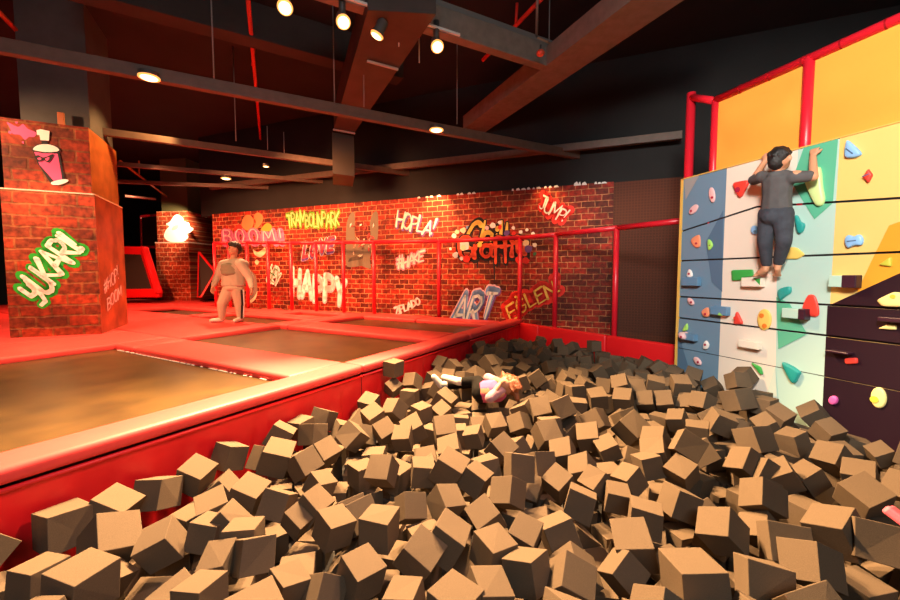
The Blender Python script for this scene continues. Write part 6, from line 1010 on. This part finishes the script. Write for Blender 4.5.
# ---- boy on the trampolines
BP = at_z(233, 322, 0); PXM = BP.y / FPX
bdir = V((1, 0, 0))
def bp(x, y, dy=0): return V(((x - 233) * PXM + (BP.x), BP.y + dy, (322 - y) * PXM))
boy = empty('person', BP); tag(boy, 'boy in beige tracksuit with dark side stripe walking over the red pads', 'person')
face = V((-.62, -.78, 0)).normalized(); fr = V((-face.y, face.x, 0)); fr = fr if fr.x > 0 else -fr
H = bp(236.5, 249)
bs = [('e', H, (.092, .098, .122)), ('e', H + face * .03 - up * .06, (.066, .068, .062)), ('e', H + face * .098 - up * .015, (.016, .018, .026)), ('e', H + fr * .092 - up * .01, (.016, .024, .034)), ('e', H - fr * .092 - up * .01, (.016, .024, .034)), ('e', H + face * .085 - up * .065, (.026, .018, .010)),
 ('c', H - up * .08, .055, bp(235.5, 261), .06)]
shl, shr = bp(225, 264.5), bp(246.5, 264.5)
el_, er_ = bp(219.5, 277, -.02), bp(251, 278, .02); hl_, hr_ = bp(217.5, 286, -.10), bp(254.5, 287.5, -.06)
bs += [('c', bp(235.5, 262), .09, shl, .06), ('c', bp(235.5, 262), .09, shr, .06), ('c', bp(235.5, 266), .12, bp(234.5, 286), .11), ('c', shl, .055, el_, .042), ('c', el_, .042, hl_, .028), ('c', shr, .055, er_, .042), ('c', er_, .042, hr_, .028)]
k1, k2 = bp(224.5, 303, -.05), bp(239.5, 304, .02); a1, a2 = bp(222.5, 318.2, -.02), bp(239.5, 317.8, .04)
h1, h2 = bp(230, 290), bp(239, 290)
bs += [('c', h1, .085, k1, .07), ('c', k1, .07, a1, .045), ('c', h2, .085, k2, .07), ('c', k2, .07, a2, .045)]
bs += [('c', a1, .045, V((a1.x - .02, a1.y, .04)), .038), ('c', V((a1.x, a1.y, .04)), .04, V((a1.x - .13, a1.y - .10, .035)), .033), ('c', a2, .045, V((a2.x, a2.y, .04)), .038), ('c', V((a2.x, a2.y, .04)), .04, V((a2.x - .02, a2.y - .16, .035)), .033)]
bs += hand(hl_, V((-.1, -.25, -1)), V((.9, -.2, 0)), .35, 1, 1.25) + hand(hr_, V((.15, -.2, -1)), V((-.9, -.2, 0)), .35, -1, 1.25)
blob_mesh('body', bs, .010, SKIN, boy, 3, BP)
BEI = mat('beige_jersey', (.46, .36, .27), rough=.9, vary=.08, vscale=10, bump=.3, bscale=9); GRN = mat('olive_front', (.25, .21, .14), rough=.9); PAL = mat('pale_sleeve', (.66, .55, .42), rough=.9)
tp = [('c', bp(235.5, 263.5), .11, shl, .085), ('c', bp(235.5, 263.5), .11, shr, .085)]
for k in range(10):
    f = k / 9; c0 = bp(235.5, 266).lerp(bp(234.8, 284.5), f); tp.append(('e', c0, (.205 + .02 * f, .145, .07)))
tp += [('c', shl, .085, el_, .068), ('c', el_, .068, el_.lerp(hl_, .85), .046)]
blob_mesh('sweatshirt', tp, .012, BEI, boy, 3, BP)
blob_mesh('pale_sleeve', [('c', shr + V((-.05, -.05, .02)), .095, er_, .075), ('c', er_, .072, er_.lerp(hr_, .9), .048)], .012, PAL, boy, 3, BP)
blob_mesh('chest_patch', [('e', bp(232.5, 266.5, -.10), (.13, .055, .075)), ('e', bp(233, 269.5, -.10), (.15, .06, .08)), ('e', bp(233.5, 272.5, -.10), (.145, .062, .07))], .012, GRN, boy, 3, BP)
tr = [('e', bp(234.7, 287.5), (.19, .145, .085)), ('c', h1, .118, k1, .092), ('c', k1, .092, a1 + up * .0, .058), ('c', h2, .118, k2, .092), ('c', k2, .092, a2 + up * .0, .058)]
blob_mesh('trousers', tr, .012, mat('sand_trousers', (.50, .37, .27), rough=.9, bump=.3, bscale=9), boy, 3, BP)
st = [(V(h2).lerp(k2, k / 6) + V((.095 - .012 * k / 6, -.06, 0))) for k in range(7)] + [(V(k2).lerp(a2, k / 6) + V((.075 - .025 * k / 6, -.055, 0))) for k in range(1, 7)]
blob_mesh('dark_stripe', [('c', p_, .018, q_, .018) for p_, q_ in zip(st, st[1:])], .008, pk, boy, 1, BP)
blob_mesh('white_stripe', [('c', p_ + V((.024, .02, 0)), .013, q_ + V((.024, .02, 0)), .013) for p_, q_ in zip(st, st[1:])], .007, WHITE, boy, 1, BP)
for a_, e_ in ((a1, V((a1.x - .13, a1.y - .10, .038))), (a2, V((a2.x - .02, a2.y - .16, .038)))):
    blob_mesh('sock', [('c', a_, .052, V((a_.x, a_.y, .052)), .049), ('c', V((a_.x, a_.y, .05)), .048, e_, .037)], .010, mat('sock_cream', (.72, .62, .52), rough=.9), boy, 2, BP)
blob_mesh('hair', [('e', H + up * .05 - face * .02, (.108, .110, .095)), ('e', H - face * .05 + up * .0, (.10, .08, .10)), ('e', H + up * .085 + face * .02, (.085, .085, .055))], .012, mat('dark_brown_hair', (.04, .026, .012), rough=.6, bump=.4, bscale=40), boy, 1, BP)
EYE = mat('eye_dark', (.02, .012, .01), rough=.3)
for s_ in (-1, 1):
    blob_mesh('eye', [('e', H + face * .090 + fr * .036 * s_ + up * .012, (.013, .010, .009))], .004, EYE, boy, 0, BP)
blob_mesh('mouth', [('e', H + face * .096 - up * .066, (.024, .008, .006), Euler((0, 0, math.atan2(fr.y, fr.x))))], .004, mat('lips', (.45, .12, .08), rough=.5), boy, 0, BP)
# ---- child lying among the cubes
GZ = -.17
def gp(x, y, z=GZ): return at_z(x, y, z)
girl = empty('person', gp(490, 390)); G0 = girl.location.copy(); tag(girl, 'child in pink and white top, black leggings and white socks lying among the foam cubes', 'person')
gh = gp(507.5, 385, -.13); ch = gp(494, 391, -.19); pel = gp(482, 391.5, -.22); kn = gp(478, 381, -.15); kn2 = gp(476, 384, -.27)
an = gp(459, 381.5, -.16); an2 = gp(450, 386, -.24)
toe1 = gp(444, 377.5, -.15); toe2 = gp(434, 377, -.16); an3 = gp(441, 385, -.24)
gs = [('e', gh, (.085, .082, .088)), ('e', gh + V((-.03, -.05, .02)), (.055, .05, .05)), ('e', gh + V((-.04, -.085, .02)), (.014, .014, .014)), ('c', gh + V((-.05, -.02, -.02)), .042, ch + V((.06, .02, 0)), .05),
 ('c', ch, .088, pel, .085), ('c', pel, .07, kn, .048), ('c', kn, .046, an, .034), ('c', pel + V((0, .02, -.05)), .065, kn2, .045), ('c', kn2, .044, an3, .032),
 ('c', an, .034, toe1, .026), ('c', an3, .034, toe2, .026)]
sa = ch + V((.05, -.09, .01)); ea = gp(490, 398, -.19); ha = gp(500, 384, -.10)
sb = ch + V((.04, .09, .05)); eb = gp(488, 378, -.12); hb = gp(503, 382, -.08)
gs += [('c', sa, .04, ea, .032), ('c', sb, .04, eb, .032), ('c', ea, .032, ha, .022), ('c', eb, .032, hb, .022)]
gs += hand(ha, gh - ha, V((0, 0, 1)), .5, 1, .85) + hand(hb, gh - hb, V((0, 0, -1)), .5, -1, .85)
blob_mesh('body', gs, .0075, mat('child_skin', (.42, .20, .12), rough=.5), girl, 3, G0)
PNK = mat('pink_top', (.50, .07, .20), rough=.85); PWH = mat('pale_pink_top', (.30, .17, .21), rough=.85, vary=.35, vscale=14)
blob_mesh('pink_top', [('c', ch + V((.02, .01, 0)), .108, pel + V((.03, 0, .0)), .106)], .010, PNK, girl, 3, G0)
blob_mesh('pale_sleeve', [('c', sa + V((.0, .02, .02)), .052, ea, .046), ('c', ea, .046, ea.lerp(ha, .35), .036)], .009, PWH, girl, 3, G0)
blob_mesh('pale_sleeve', [('c', sb, .055, eb, .048), ('c', eb, .048, eb.lerp(hb, .4), .036)], .009, PWH, girl, 3, G0)
blob_mesh('leggings', [('c', pel + V((.0, 0, -.005)), .100, kn, .056), ('c', kn, .055, kn.lerp(an, .92), .040), ('c', pel + V((0, .02, -.05)), .075, kn2, .052), ('c', kn2, .050, kn2.lerp(an3, .9), .038)], .009, mat('black_leggings', (.008, .007, .006), rough=.9, spec=.1), girl, 3, G0)
SOCK = mat('white_sock', (.45, .42, .38), rough=.9)
blob_mesh('sock', [('c', kn.lerp(an, .88), .041, an, .042), ('c', an, .041, toe1, .033)], .008, SOCK, girl, 2, G0)
blob_mesh('sock', [('c', kn2.lerp(an3, .88), .040, an3, .040), ('c', an3, .039, toe2, .031)], .008, SOCK, girl, 2, G0)
hr = [('e', gh + V((.02, .02, .015)), (.088, .086, .085)), ('e', gh + V((.05, -.02, -.04)), (.055, .055, .06)), ('c', gh + V((.05, -.05, .0)), .038, gh + V((.075, -.10, -.10)), .022), ('c', gh + V((-.02, .06, .05)), .03, gh + V((-.03, .09, .09)), .018)]
random.seed(9)
for k in range(18):
    p_ = gh + V((random.uniform(-.02, .09), random.uniform(-.07, .05), random.uniform(.02, .085))); hr.append(('c', p_, .018, p_ + V((.03, -.05, -.05)), .010))
blob_mesh('hair', hr, .008, mat('ginger_hair', (.17, .045, .010), rough=.5, bump=.5, bscale=50), girl, 1, G0)

# ================================================================== LIGHT
def spot(loc, aim, power, color, angle, blend=.5, radius=.06):
    l = bpy.data.lights.new('lamp', 'SPOT'); l.energy = power; l.color = color; l.spot_size = math.radians(angle); l.spot_blend = blend; l.shadow_soft_size = radius
    o = bpy.data.objects.new('lamp', l); COL.objects.link(o); o.location = loc; o.rotation_euler = (V(aim) - V(loc)).to_track_quat('-Z', 'Y').to_euler(); return o
def point(loc, power, color, radius=.08):
    l = bpy.data.lights.new('lamp', 'POINT'); l.energy = power; l.color = color; l.shadow_soft_size = radius
    o = bpy.data.objects.new('lamp', l); COL.objects.link(o); o.location = loc; return o
def area(loc, aim, power, color, sx, sy):
    l = bpy.data.lights.new('lamp', 'AREA'); l.energy = power; l.color = color; l.shape = 'RECTANGLE'; l.size = sx; l.size_y = sy
    o = bpy.data.objects.new('lamp', l); COL.objects.link(o); o.location = loc; o.rotation_euler = (V(aim) - V(loc)).to_track_quat('-Z', 'Y').to_euler(); return o
WARM = (1, .60, .29); AMB = (1, .48, .16); NEU = (1, .86, .70); REDL = (1, .16, .07)
def front(p, aim): return V(p) + (V(aim) - V(p)).normalized() * .10
a_ = (-.9, 1.3, -.3); spot(front(S1, a_), a_, 2700, WARM, 88, .55)
a_ = (.1, 1.5, -.3); spot(front(S2, a_), a_, 2900, WARM, 88, .55)
a_ = (.5, 1.9, -.3); spot(front(S3, a_), a_, 2500, WARM, 88, .55)
a_ = (-2.0, 4.2, 0); spot(front(S4, a_), a_, 650, WARM, 80, .6)
for d_, pw_ in zip(DL, (480, 45, 220, 60)): spot(d_ - V((0, 0, .05)), d_ - V((0, 0, 2)), pw_, AMB, 140, .7)
# unseen wall washers in front of the brick wall
def washer(px, py, power, color, angle=75, dist=1.3, z=2.95):
    t, zz = BW.tz(px, py); p = BW.pt(t, z, dist); q = BW.pt(t, zz, 0); return spot(p, q, power, color, angle, .8, .05 if angle < 70 else .35)
washer(437, 214, 330, (1, .46, .17), 52, .62, 3.0)
washer(548, 216, 70, AMB, 60, .6, 2.95)
washer(300, 262, 560, (1, .38, .15), 110, 2.6, 3.0)
washer(370, 262, 560, (1, .38, .15), 110, 2.6, 3.0)
washer(430, 275, 330, (1, .42, .18), 85, 1.8, 3.0)
washer(500, 278, 120, (1, .48, .22), 80, 1.6, 3.0)
washer(585, 275, 75, (1, .62, .34), 80, 1.6, 3.0)
washer(650, 270, 75, (1, .6, .35), 80, 1.5, 3.0)  # added to brighten the brown net wall
washer(245, 262, 380, (1, .36, .16), 110, 2.4, 3.0)
spot(at_y(182, 205, 12.6), FPm.pt(FW * .5, zl + .45, 0), 420, (1, .70, .42), 70, .7)
spot(PS.pt(.5, 3.5, 1.0), PS.pt(.6, 2.4, 0), 160, AMB, 90, .7)
spot((-6.6, 3.6, 3.0), PF.pt(-.5, 1.6, 0), 520, (1, .50, .25), 90, .7)
spot((-8.5, 9.5, 3.2), (-8.5, 10.5, 0), 700, (1, .25, .12), 140, .7)
spot((-4.0, 8.2, 3.2), (-3.9, 7.9, 0), 520, (1, .52, .28), 120, .7)
spot((-5.2, 4.4, 3.3), (-5.0, 4.6, 0), 420, (1, .55, .30), 110, .7)
# climbing wall flood, then two added lights
spot((.1, -.4, 3.2), CW.pt(1.35, 1.75, 0), 1350, (1, .92, .82), 58, .6, .45)
spot((2.4, 1.6, 4.2), (-1.2, 2.9, -.1), 620, (1, .55, .42), 58, .8, .2)  # unseen spot added to brighten the red side panel of the pit
area((.5, -2.6, 3.3), (.5, 3.0, 1.6), 110, (.85, .94, 1), 3.0, 1.0)  # added fill light behind the camera, with no fixture
W = bpy.data.worlds.new('world'); SC.world = W; W.use_nodes = True
W.node_tree.nodes['Background'].inputs[0].default_value = (1, .85, .72, 1); W.node_tree.nodes['Background'].inputs[1].default_value = .02
SC.view_settings.view_transform = 'Standard'; SC.view_settings.look = 'None'; SC.view_settings.gamma = 1; SC.view_settings.use_curve_mapping = False
SC.view_settings.exposure = 0.22
